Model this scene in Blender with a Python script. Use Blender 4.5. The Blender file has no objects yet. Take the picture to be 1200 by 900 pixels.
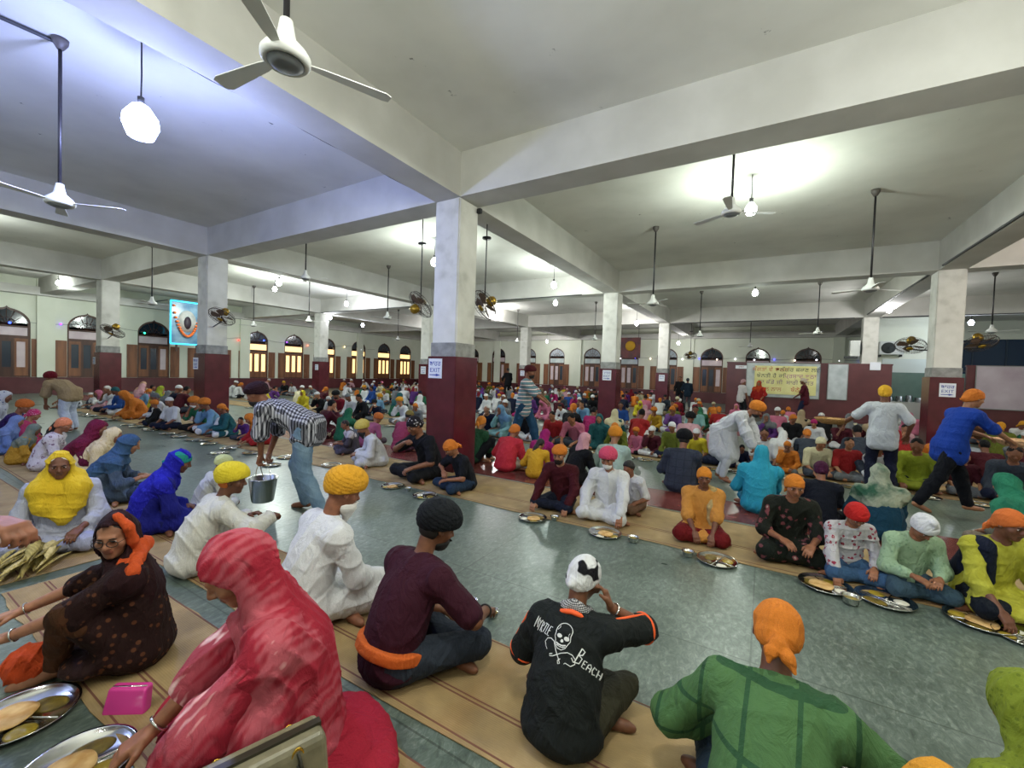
import bpy, bmesh, math, random, colorsys
import numpy as np
from mathutils import Vector, Matrix, Euler
from mathutils.bvhtree import BVHTree
random.seed(7)
PI = math.pi
SC = bpy.context.scene
COL = SC.collection
RAD = math.radians
f32 = np.float32

# ------------------------------------------------------------------ camera
HC = 1.75; FPX = 495.7
PIT, ROL, YAW = RAD(-1.616), RAD(1.906), RAD(30.792)
def _axes():
    cy, sy = math.cos(YAW), math.sin(YAW); cp, sp = math.cos(PIT), math.sin(PIT)
    R = Vector((cy, sy, 0)); W = Vector((-sy*cp, cy*cp, sp)); U = Vector((sy*sp, -cy*sp, cp))
    c, s = math.cos(ROL), math.sin(ROL)
    return c*R + s*U, c*U - s*R, W
CR, CU, CW = _axes()
cam = bpy.data.cameras.new('camera'); camo = bpy.data.objects.new('camera', cam); COL.objects.link(camo)
cam.sensor_width = 36; cam.lens = FPX*36/1200; cam.clip_start = .05; cam.clip_end = 200
m = Matrix((CR, CU, -CW)).transposed().to_4x4(); m.translation = (0, 0, HC)
camo.matrix_world = m
SC.camera = camo
def ray(u, v): return CW + (u-600)/FPX*CR - (v-450)/FPX*CU
def atz(u, v, z=0.0):
    d = ray(u, v); t = (z-HC)/d.z; return Vector((d.x*t, d.y*t, z))
def aty(u, v, Y):
    d = ray(u, v); t = Y/d.y; return Vector((d.x*t, Y, HC+d.z*t))
def atx(u, v, X):
    d = ray(u, v); t = X/d.x; return Vector((X, d.y*t, HC+d.z*t))

# ------------------------------------------------------------------ materials
def lin(c):
    if isinstance(c, str):
        c = tuple(int(c[i:i+2], 16)/255 for i in (0, 2, 4))
    return tuple((x/12.92 if x <= .04045 else ((x+.055)/1.055)**2.4) for x in c[:3]) + (1.0,)
MATS = {}
def _new(name):
    m = bpy.data.materials.new(name); m.use_nodes = True
    nt = m.node_tree; b = nt.nodes['Principled BSDF']; return m, nt, b
def N(nt, t, **kw):
    n = nt.nodes.new(t)
    for k, v in kw.items():
        if k.startswith('i_'):
            n.inputs[k[2:].replace('_', ' ')].default_value = v
        else: setattr(n, k, v)
    return n
def ramp(nt, src, stops, interp='LINEAR'):
    r = nt.nodes.new('ShaderNodeValToRGB'); r.color_ramp.interpolation = interp
    e = r.color_ramp.elements
    e[0].position, e[0].color = stops[0][0], lin(stops[0][1])
    e[1].position, e[1].color = stops[-1][0], lin(stops[-1][1])
    for p, c in stops[1:-1]:
        x = e.new(p); x.color = lin(c)
    nt.links.new(src, r.inputs[0]); return r.outputs[0]
def bump(nt, b, src, strength=.3, dist=.02):
    n = nt.nodes.new('ShaderNodeBump'); n.inputs['Strength'].default_value = strength; n.inputs['Distance'].default_value = dist
    nt.links.new(src, n.inputs['Height']); nt.links.new(n.outputs[0], b.inputs['Normal'])
def coord(nt, scale=(1, 1, 1), rot=(0, 0, 0), out='Object'):
    tc = nt.nodes.new('ShaderNodeTexCoord'); mp = nt.nodes.new('ShaderNodeMapping')
    mp.inputs['Scale'].default_value = scale; mp.inputs['Rotation'].default_value = rot
    nt.links.new(tc.outputs[out], mp.inputs[0]); return mp.outputs[0]
def plain(name, c, rough=.6, metal=0, spec=None, emit=None, es=1.0, alpha=None, trans=None):
    if name in MATS: return MATS[name]
    m, nt, b = _new(name); b.inputs['Base Color'].default_value = lin(c)
    b.inputs['Roughness'].default_value = rough; b.inputs['Metallic'].default_value = metal
    if emit: b.inputs['Emission Color'].default_value = lin(emit); b.inputs['Emission Strength'].default_value = es
    if spec is not None: b.inputs['Specular IOR Level'].default_value = spec
    if trans: b.inputs['Transmission Weight'].default_value = trans
    if alpha: b.inputs['Alpha'].default_value = alpha
    MATS[name] = m; return m
def mottled(name, c1, c2, scale=4, rough=.6, bumpk=.15, detail=6, stops=None, rot=(0, 0, 0), sc3=(1, 1, 1), spec=None):
    if name in MATS: return MATS[name]
    m, nt, b = _new(name); co = coord(nt, sc3, rot)
    n = N(nt, 'ShaderNodeTexNoise'); n.inputs['Scale'].default_value = scale; n.inputs['Detail'].default_value = detail
    nt.links.new(co, n.inputs['Vector'])
    o = ramp(nt, n.outputs['Fac'], stops or [(.35, c1), (.68, c2)])
    nt.links.new(o, b.inputs['Base Color']); b.inputs['Roughness'].default_value = rough
    if spec is not None: b.inputs['Specular IOR Level'].default_value = spec
    if bumpk: bump(nt, b, n.outputs['Fac'], bumpk, .02)
    MATS[name] = m; return m
def shade(c, k):
    if isinstance(c, str): c = tuple(int(c[i:i+2], 16)/255 for i in (0, 2, 4))
    return tuple(min(1, max(0, x*k)) for x in c)
def mute(c, k=.88, v=.88):
    c = lin2(c); g = .3*c[0]+.59*c[1]+.11*c[2]; return tuple(v*(g+(x-g)*k) for x in c)
def cloth(c, pat=None, c2='ffffff', sc=1.0, rough=.85):
    key = 'cloth_%s_%s_%s_%s' % (c, pat, c2, sc)
    if key in MATS: return MATS[key]
    c = mute(c); c2 = mute(c2)
    m, nt, b = _new(key); b.inputs['Roughness'].default_value = rough
    b.inputs['Specular IOR Level'].default_value = .2
    co = coord(nt)
    nz = N(nt, 'ShaderNodeTexNoise'); nz.inputs['Scale'].default_value = 260; nz.inputs['Detail'].default_value = 2
    nt.links.new(co, nz.inputs['Vector'])
    fold = N(nt, 'ShaderNodeTexNoise'); fold.inputs['Scale'].default_value = 11; fold.inputs['Detail'].default_value = 5; fold.inputs['Distortion'].default_value = 1.6
    co2 = coord(nt, (1, 1, .5)); nt.links.new(co2, fold.inputs['Vector'])
    ad = N(nt, 'ShaderNodeMath', operation='MULTIPLY_ADD'); ad.inputs[1].default_value = .04
    nt.links.new(nz.outputs['Fac'], ad.inputs[0]); nt.links.new(fold.outputs['Fac'], ad.inputs[2])
    bump(nt, b, ad.outputs[0], .8, .035)
    if pat is None:
        o = ramp(nt, nz.outputs['Fac'], [(.3, shade(c, .93)), (.7, shade(c, 1.04))])
    elif pat in ('check', 'checky'):
        def wave(d):
            w = N(nt, 'ShaderNodeTexWave', wave_type='BANDS', bands_direction=d, wave_profile='SIN')
            w.inputs['Scale'].default_value = 6.5*sc; w.inputs['Distortion'].default_value = .6; w.inputs['Detail'].default_value = 1
            nt.links.new(co, w.inputs['Vector']); r = N(nt, 'ShaderNodeMath', operation='GREATER_THAN'); r.inputs[1].default_value = .5
            nt.links.new(w.outputs['Fac'], r.inputs[0]); return r.outputs[0]
        a, z = wave('X'), wave('Z' if pat == 'check' else 'Y')
        s1 = N(nt, 'ShaderNodeMath', operation='MAXIMUM'); nt.links.new(a, s1.inputs[0]); nt.links.new(a, s1.inputs[1])
        s2 = N(nt, 'ShaderNodeMath', operation='ADD'); nt.links.new(s1.outputs[0], s2.inputs[0]); nt.links.new(z, s2.inputs[1])
        s3 = N(nt, 'ShaderNodeMath', operation='MULTIPLY'); s3.inputs[1].default_value = .5; nt.links.new(s2.outputs[0], s3.inputs[0])
        o = ramp(nt, s3.outputs[0], [(0, c), (.5, tuple((x+y)/2 for x, y in zip(lin2(c), lin2(c2)))), (1, c2)])
    elif pat == 'lines':
        def line(d):
            w = N(nt, 'ShaderNodeTexWave', wave_type='BANDS', bands_direction=d)
            w.inputs['Scale'].default_value = 3.6*sc; w.inputs['Distortion'].default_value = .3
            nt.links.new(co, w.inputs['Vector']); r = N(nt, 'ShaderNodeMath', operation='GREATER_THAN'); r.inputs[1].default_value = .975
            nt.links.new(w.outputs['Fac'], r.inputs[0]); return r.outputs[0]
        s2 = N(nt, 'ShaderNodeMath', operation='MAXIMUM'); nt.links.new(line('X'), s2.inputs[0]); nt.links.new(line('Z'), s2.inputs[1])
        o = ramp(nt, s2.outputs[0], [(0, c), (1, c2)])
    elif pat == 'stripes':
        w = N(nt, 'ShaderNodeTexWave', wave_type='BANDS', bands_direction='Z')
        w.inputs['Scale'].default_value = 2.6*sc; w.inputs['Distortion'].default_value = .5
        nt.links.new(co, w.inputs['Vector']); o = ramp(nt, w.outputs['Fac'], [(0, c), (.62, c), (.72, c2), (.86, c2), (.95, 'e9e4e0')])
    elif pat == 'floral':
        v = N(nt, 'ShaderNodeTexVoronoi'); v.inputs['Scale'].default_value = 15*sc; nt.links.new(co, v.inputs['Vector'])
        n2 = N(nt, 'ShaderNodeTexNoise'); n2.inputs['Scale'].default_value = 24*sc; nt.links.new(co, n2.inputs['Vector'])
        s = N(nt, 'ShaderNodeMath', operation='ADD'); nt.links.new(v.outputs['Distance'], s.inputs[0]); nt.links.new(n2.outputs['Fac'], s.inputs[1])
        o = ramp(nt, s.outputs[0], [(.45, 'a89a8c'), (.60, c2), (.74, c2), (.80, c), (1, c)])
    elif pat == 'dots':
        v = N(nt, 'ShaderNodeTexVoronoi'); v.inputs['Scale'].default_value = 45*sc; nt.links.new(co, v.inputs['Vector'])
        o = ramp(nt, v.outputs['Distance'], [(.0, c2), (.22, c2), (.3, c), (1, c)])
    elif pat == 'tiedye':
        n2 = N(nt, 'ShaderNodeTexNoise'); n2.inputs['Scale'].default_value = 3.4*sc; n2.inputs['Detail'].default_value = 3; n2.inputs['Distortion'].default_value = 1.2; nt.links.new(co, n2.inputs['Vector'])
        n3 = N(nt, 'ShaderNodeTexWave', wave_type='BANDS', bands_direction='DIAGONAL'); n3.inputs['Scale'].default_value = 11; n3.inputs['Distortion'].default_value = 5; n3.inputs['Detail'].default_value = 2; nt.links.new(co, n3.inputs['Vector'])
        s = N(nt, 'ShaderNodeMath', operation='MULTIPLY_ADD'); s.inputs[1].default_value = .10; nt.links.new(n3.outputs['Fac'], s.inputs[0]); nt.links.new(n2.outputs['Fac'], s.inputs[2])
        o = ramp(nt, s.outputs[0], [(.44, c), (.56, c2), (.66, c2), (.76, 'edc4c2')])
    elif pat == 'patch':
        n3 = N(nt, 'ShaderNodeTexNoise'); n3.inputs['Scale'].default_value = 11*sc; n3.inputs['Detail'].default_value = 1; nt.links.new(co, n3.inputs['Vector'])
        o = ramp(nt, n3.outputs['Fac'], [(.57, c), (.60, c2)])
    elif pat == 'mottle':
        n3 = N(nt, 'ShaderNodeTexNoise'); n3.inputs['Scale'].default_value = 7*sc; n3.inputs['Detail'].default_value = 4; nt.links.new(co, n3.inputs['Vector'])
        o = ramp(nt, n3.outputs['Fac'], [(.4, c), (.6, c2)])
    nt.links.new(o, b.inputs['Base Color']); MATS[key] = m; return m
def lin2(c):
    if isinstance(c, str): c = tuple(int(c[i:i+2], 16)/255 for i in (0, 2, 4))
    return c
def skin(c='8a5a40'):
    key = 'skin_' + str(c)
    if key in MATS: return MATS[key]
    m, nt, b = _new(key); co = coord(nt)
    n = N(nt, 'ShaderNodeTexNoise'); n.inputs['Scale'].default_value = 30; n.inputs['Detail'].default_value = 4; nt.links.new(co, n.inputs['Vector'])
    o = ramp(nt, n.outputs['Fac'], [(.3, shade(c, .9)), (.7, shade(c, 1.07))])
    nt.links.new(o, b.inputs['Base Color']); b.inputs['Roughness'].default_value = .5
    b.inputs['Subsurface Weight'].default_value = .0; b.inputs['Specular IOR Level'].default_value = .35
    bump(nt, b, n.outputs['Fac'], .1, .005)
    MATS[key] = m; return m
def steel(name='steel', c='d2d2d0', rough=.14):
    return plain(name, c, rough, 1.0)

# ------------------------------------------------------------------ tags & mesh helpers
def tag(o, label=None, cat=None, group=None, kind=None):
    if label: o['label'] = label
    if cat: o['category'] = cat
    if group: o['group'] = group
    if kind: o['kind'] = kind
    return o
def link(o, parent=None):
    COL.objects.link(o)
    if parent: o.parent = parent
    return o
def empty(name, loc=(0, 0, 0), rz=0):
    o = bpy.data.objects.new(name, None); o.empty_display_size = .1
    o.location = loc; o.rotation_euler = (0, 0, rz); COL.objects.link(o); return o
class MB:
    def __init__(s): s.v = []; s.f = []; s.m = []; s.sm = []
    def add(s, vs, fs, mi=0, sm=False):
        n = len(s.v); s.v += [tuple(v) for v in vs]; s.f += [tuple(i+n for i in f) for f in fs]; s.m += [mi]*len(fs); s.sm += [sm]*len(fs)
    def box(s, a, b, mi=0, bev=0):
        x0, y0, z0 = a; x1, y1, z1 = b
        if bev:
            bm = bmesh.new(); bmesh.ops.create_cube(bm, size=1)
            for v in bm.verts: v.co = Vector(((x0+x1)/2+v.co.x*(x1-x0), (y0+y1)/2+v.co.y*(y1-y0), (z0+z1)/2+v.co.z*(z1-z0)))
            bmesh.ops.bevel(bm, geom=bm.edges[:], offset=bev, segments=2, affect='EDGES')
            bm.verts.index_update(); s.add([v.co for v in bm.verts], [[v.index for v in f.verts] for f in bm.faces], mi); bm.free(); return
        s.add([(x0, y0, z0), (x1, y0, z0), (x1, y1, z0), (x0, y1, z0), (x0, y0, z1), (x1, y0, z1), (x1, y1, z1), (x0, y1, z1)],
              [(0, 3, 2, 1), (4, 5, 6, 7), (0, 1, 5, 4), (1, 2, 6, 5), (2, 3, 7, 6), (3, 0, 4, 7)], mi)
    def lathe(s, prof, n=32, c=(0, 0, 0), mi=0, M=None, closed=False):
        vs = []
        for r, z in prof:
            for i in range(n):
                a = 2*PI*i/n; vs.append(Vector((r*math.cos(a), r*math.sin(a), z)))
        if M is not None: vs = [M @ v for v in vs]
        vs = [v+Vector(c) for v in vs]; fs = []
        k = len(prof)
        for j in range(k-1 if not closed else k):
            for i in range(n):
                a = j*n+i; b = j*n+(i+1) % n; j2 = (j+1) % k; fs.append((a, b, j2*n+(i+1) % n, j2*n+i))
        s.add(vs, fs, mi, True)
    def tube(s, pts, r, n=8, mi=0, caps=True, closed=False):
        pts = [Vector(p) for p in pts]; k = len(pts); rs = r if isinstance(r, (list, tuple)) else [r]*k
        vs = []; up = None
        for i in range(k):
            if closed: t = pts[(i+1) % k]-pts[i-1]
            else: t = pts[min(i+1, k-1)]-pts[max(i-1, 0)]
            t.normalize()
            if up is None:
                up = Vector((0, 0, 1)) if abs(t.z) < .9 else Vector((1, 0, 0))
            x = (up - t*up.dot(t)); x.normalize(); up = x; y = t.cross(x)
            for j in range(n):
                a = 2*PI*j/n; vs.append(pts[i]+rs[i]*(math.cos(a)*x+math.sin(a)*y))
        fs = []
        for i in range(k if closed else k-1):
            i2 = (i+1) % k
            for j in range(n): fs.append((i*n+j, i*n+(j+1) % n, i2*n+(j+1) % n, i2*n+j))
        if caps and not closed: fs += [tuple(range(n))[::-1], tuple((k-1)*n+j for j in range(n))]
        s.add(vs, fs, mi, True)
    def poly(s, pts2, z0, z1, M=None, mi=0):
        n = len(pts2); vs = [Vector((x, y, z0)) for x, y in pts2]+[Vector((x, y, z1)) for x, y in pts2]
        if M is not None: vs = [M @ v for v in vs]
        s.add(vs, [tuple(range(n))[::-1], tuple(range(n, 2*n))]+[(i, (i+1) % n, n+(i+1) % n, n+i) for i in range(n)], mi)
    def mesh(s, name, mats):
        me = bpy.data.meshes.new(name); me.from_pydata(s.v, [], s.f)
        for x in (mats if isinstance(mats, (list, tuple)) else [mats]): me.materials.append(x)
        me.polygons.foreach_set('material_index', s.m); me.polygons.foreach_set('use_smooth', s.sm); me.update()
        return me
    def build(s, name, mats, parent=None, loc=None, rz=0):
        me = s.mesh(name, mats)
        bm = bmesh.new(); bm.from_mesh(me); bmesh.ops.recalc_face_normals(bm, faces=bm.faces[:]); bm.to_mesh(me); bm.free()
        o = bpy.data.objects.new(name, me); link(o, parent)
        if loc is not None: o.location = loc; o.rotation_euler = (0, 0, rz)
        return o
def copy_tree(o, parent=None):
    c = o.copy(); COL.objects.link(c)
    if parent: c.parent = parent
    for ch in list(o.children): copy_tree(ch, c)
    return c
def text_mesh(body, size, name='lettering', align='CENTER', ext=.001, shear=0, offset=0):
    cu = bpy.data.curves.new(name, 'FONT'); cu.body = body; cu.size = size; cu.align_x = align; cu.extrude = ext; cu.shear = shear; cu.offset = offset; cu.space_character = 1.08
    o = bpy.data.objects.new(name, cu); COL.objects.link(o)
    dg = bpy.context.evaluated_depsgraph_get(); me = bpy.data.meshes.new_from_object(o.evaluated_get(dg))
    bpy.data.objects.remove(o); me.name = name; return me

# ------------------------------------------------------------------ signed distance modelling
def A3(v): return np.array([v[0], v[1], v[2]], f32)
class SD:
    def __init__(s): s.P = []; s.disp = None
    def rc(s, a, b, ra, rb, k=.02, op='+', t=0): s.P.append(('rc', op, k, t, A3(a), A3(b), ra, rb)); return s
    def chain(s, pts, rs, k=.02, t=0):
        for i in range(len(pts)-1): s.rc(pts[i], pts[i+1], rs[i], rs[i+1], k, t=t)
        return s
    def el(s, c, r, k=.02, M=None, op='+', t=0):
        M = np.array(M, f32).T if M is not None else None
        s.P.append(('el', op, k, t, A3(c), A3(r), M)); return s
    def bx(s, c, h, r, k=.02, M=None, op='+', t=0):
        M = np.array(M, f32).T if M is not None else None
        s.P.append(('bx', op, k, t, A3(c), A3(h), M, r)); return s
    def pl(s, n, c, k=.01):      # keep the side the normal points away from
        n = Vector(n).normalized(); s.P.append(('pl', '&', k, 0, A3(n), A3(c))); return s
    def bounds(s):
        lo = np.full(3, 1e9); hi = -lo
        for p in s.P:
            if p[1] != '+': continue
            if p[0] == 'rc':
                for c, r in ((p[4], p[6]), (p[5], p[7])): lo = np.minimum(lo, c-r); hi = np.maximum(hi, c+r)
            elif p[0] == 'el':
                r = p[5].max() if p[6] is not None else p[5]; lo = np.minimum(lo, p[4]-r); hi = np.maximum(hi, p[4]+r)
            elif p[0] == 'bx':
                r = np.linalg.norm(p[5])+p[7] if p[6] is not None else p[5]+p[7]; lo = np.minimum(lo, p[4]-r); hi = np.maximum(hi, p[4]+r)
        return lo, hi
    def one(s, p, q):
        if p[0] == 'rc':
            a, b, ra, rb = p[4:8]; ba = b-a; l2 = float(ba@ba)+1e-9; pa = q-a
            t = np.clip(pa@ba/l2, 0, 1)[:, None]; return np.linalg.norm(pa-t*ba, axis=1)-(ra+t[:, 0]*(rb-ra))
        if p[0] == 'el':
            x = q-p[4]
            if p[6] is not None: x = x@p[6].T
            r = p[5]; k0 = np.linalg.norm(x/r, axis=1); k1 = np.linalg.norm(x/(r*r), axis=1)+1e-9
            return k0*(k0-1)/k1
        if p[0] == 'bx':
            x = q-p[4]
            if p[6] is not None: x = x@p[6].T
            d = np.abs(x)-p[5]; return np.linalg.norm(np.maximum(d, 0), axis=1)+np.minimum(d.max(axis=1), 0)-p[7]
        if p[0] == 'pl': return -((q-p[5])@p[4])
    def boxes(s):
        s.B = []
        for p in s.P:
            if p[0] == 'rc': s.B.append((np.minimum(p[4]-p[6], p[5]-p[7]), np.maximum(p[4]+p[6], p[5]+p[7])))
            elif p[0] == 'el': r = p[5].max() if p[6] is not None else p[5]; s.B.append((p[4]-r, p[4]+r))
            elif p[0] == 'bx': r = np.linalg.norm(p[5])+p[7]; s.B.append((p[4]-r, p[4]+r))
            else: s.B.append(None)
    def near(s, lo, hi, m):
        out = []
        for p, b in zip(s.P, s.B):
            if b is None: out.append(p); continue
            g = np.maximum(np.maximum(b[0]-hi, lo-b[1]), 0)
            if float(np.sqrt((g*g).sum())) < m+p[2]: out.append(p)
        return out
    def ev(s, q, lod=False, prims=None):
        d = None
        for p in (s.P if prims is None else prims):
            if d is None and p[1] != '+': continue
            e = self_e = s.one(p, q); k = p[2]
            if d is None: d = e; continue
            if p[1] == '+': h = np.maximum(k-np.abs(d-e), 0)/k; d = np.minimum(d, e)-h*h*k*.25
            elif p[1] == '-': e = -e; h = np.maximum(k-np.abs(d-e), 0)/k; d = np.maximum(d, e)+h*h*k*.25
            else: h = np.maximum(k-np.abs(d-e), 0)/k; d = np.maximum(d, e)+h*h*k*.25
        if s.disp is not None and not lod: d = d+s.disp(q)
        return d
def folds(seed, amp=.007, freq=22, dirv=None):
    rs = np.random.RandomState(seed); W = rs.randn(5, 3).astype(f32); W /= np.linalg.norm(W, axis=1)[:, None]; ph = rs.rand(5)*6.28
    if dirv is not None: W = (W*.45+np.array(dirv, f32)); W /= np.linalg.norm(W, axis=1)[:, None]
    def fn(q):
        w = .035*np.sin(q@W[0]*freq*.5+ph[0])[:, None]*W[1]+.03*np.sin(q@W[2]*freq*.35+ph[1])[:, None]*W[3]
        x = q+w; a = 1-np.abs(np.sin(x@W[1]*freq+ph[2])); b = 1-np.abs(np.sin(x@W[4]*freq*1.6+ph[3])); c = np.sin(x@W[2]*freq*.45+ph[4])
        return (amp*(.45-1.5*a*a*a*(.6+.4*c)-.8*b*b*b*(.6-.4*c)+.5*c)).astype(f32)
    return fn
def surf(sd, vox):
    lo, hi = sd.bounds(); pad = vox*2+.03; lo = lo-pad; hi = hi+pad
    B = 4; nb = np.ceil((hi-lo)/(vox*B)).astype(int)+1
    bs = vox*B
    cx = [(lo[i]+(np.arange(nb[i])+.5-.5/B)*bs).astype(f32) for i in range(3)]
    G = np.stack(np.meshgrid(*cx, indexing='ij'), -1).reshape(-1, 3)
    cd = sd.ev(G, True).reshape(nb)
    act = np.abs(cd) < bs*.87+vox*1.9+.014
    full = np.repeat(np.repeat(np.repeat(cd, B, 0), B, 1), B, 2).astype(f32)
    idx = np.argwhere(act)
    off = np.stack(np.meshgrid(*[np.arange(B)]*3, indexing='ij'), -1).reshape(-1, 3)
    sd.boxes(); key = (idx[:, 0]//5)*1000000+(idx[:, 1]//5)*1000+idx[:, 2]//5; order = np.argsort(key, kind='stable'); cuts = np.nonzero(np.diff(key[order]))[0]+1
    mg = bs*.87+vox*1.9+.02+bs
    for grp in np.split(order, cuts):
        J = (idx[grp][:, None, :]*B+off[None]).reshape(-1, 3); q = (lo+J*vox).astype(f32); pr = sd.near(q.min(0), q.max(0), mg)
        if any(p[1] == '+' for p in pr): full[J[:, 0], J[:, 1], J[:, 2]] = sd.ev(q, prims=pr)
    ins = full < 0
    nx, ny, nz = full.shape
    cs = np.zeros((nx-1, ny-1, nz-1), np.uint8)
    for a in (0, 1):
        for b in (0, 1):
            for c in (0, 1): cs += ins[a:nx-1+a, b:ny-1+b, c:nz-1+c]
    cells = np.argwhere((cs > 0) & (cs < 8))
    vid = np.full(cs.shape, -1, np.int32); vid[tuple(cells.T)] = np.arange(len(cells))
    acc = np.zeros((len(cells), 3), f32); cnt = np.zeros(len(cells), f32)
    cor = [(a, b, c) for a in (0, 1) for b in (0, 1) for c in (0, 1)]
    for i in range(8):
        for j in range(i+1, 8):
            ci, cj = cor[i], cor[j]
            if sum(abs(x-y) for x, y in zip(ci, cj)) != 1: continue
            di = full[cells[:, 0]+ci[0], cells[:, 1]+ci[1], cells[:, 2]+ci[2]]; dj = full[cells[:, 0]+cj[0], cells[:, 1]+cj[1], cells[:, 2]+cj[2]]
            mk = (di < 0) != (dj < 0); t = np.where(mk, di/(di-dj+1e-12), 0)[:, None]
            p = np.array(ci, f32)+t*(np.array(cj, f32)-np.array(ci, f32))
            acc += np.where(mk[:, None], p, 0); cnt += mk
    V = (lo+(cells+acc/cnt[:, None])*vox)
    F = []
    for ax in range(3):
        sl0 = [slice(None)]*3; sl1 = [slice(None)]*3; sl0[ax] = slice(0, -1); sl1[ax] = slice(1, None)
        a = ins[tuple(sl0)]; b = ins[tuple(sl1)]; e = np.argwhere(a != b)
        u, v = (ax+1) % 3, (ax+2) % 3
        ok = (e[:, u] > 0) & (e[:, v] > 0) & (e[:, u] < full.shape[u]-1) & (e[:, v] < full.shape[v]-1); e = e[ok]
        flip = a[tuple(e.T)]
        q = []
        for du, dv in ((0, 0), (-1, 0), (-1, -1), (0, -1)):
            c = e.copy(); c[:, u] += du; c[:, v] += dv; q.append(vid[tuple(c.T)])
        q = np.stack(q, 1); q[~flip] = q[~flip][:, ::-1]; F.append(q)
    F = np.concatenate(F)
    F = F[(F >= 0).all(axis=1)]
    return V.astype(f32), F
def sd_mesh(name, sd, vox, mats, M=None, matfn=None):
    V, F = surf(sd, vox)
    me = bpy.data.meshes.new(name)
    me.vertices.add(len(V)); me.vertices.foreach_set('co', V.ravel())
    me.loops.add(F.size); me.loops.foreach_set('vertex_index', F.ravel().astype(np.int32))
    me.polygons.add(len(F)); me.polygons.foreach_set('loop_start', np.arange(0, F.size, 4, dtype=np.int32))
    me.polygons.foreach_set('loop_total', np.full(len(F), 4, np.int32))
    for x in mats: me.materials.append(x)
    if matfn is not None: me.polygons.foreach_set('material_index', matfn(V[F].mean(1)).astype(np.int32))
    me.polygons.foreach_set('use_smooth', np.ones(len(F), bool))
    me.update(calc_edges=True); me.validate()
    return me
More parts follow.
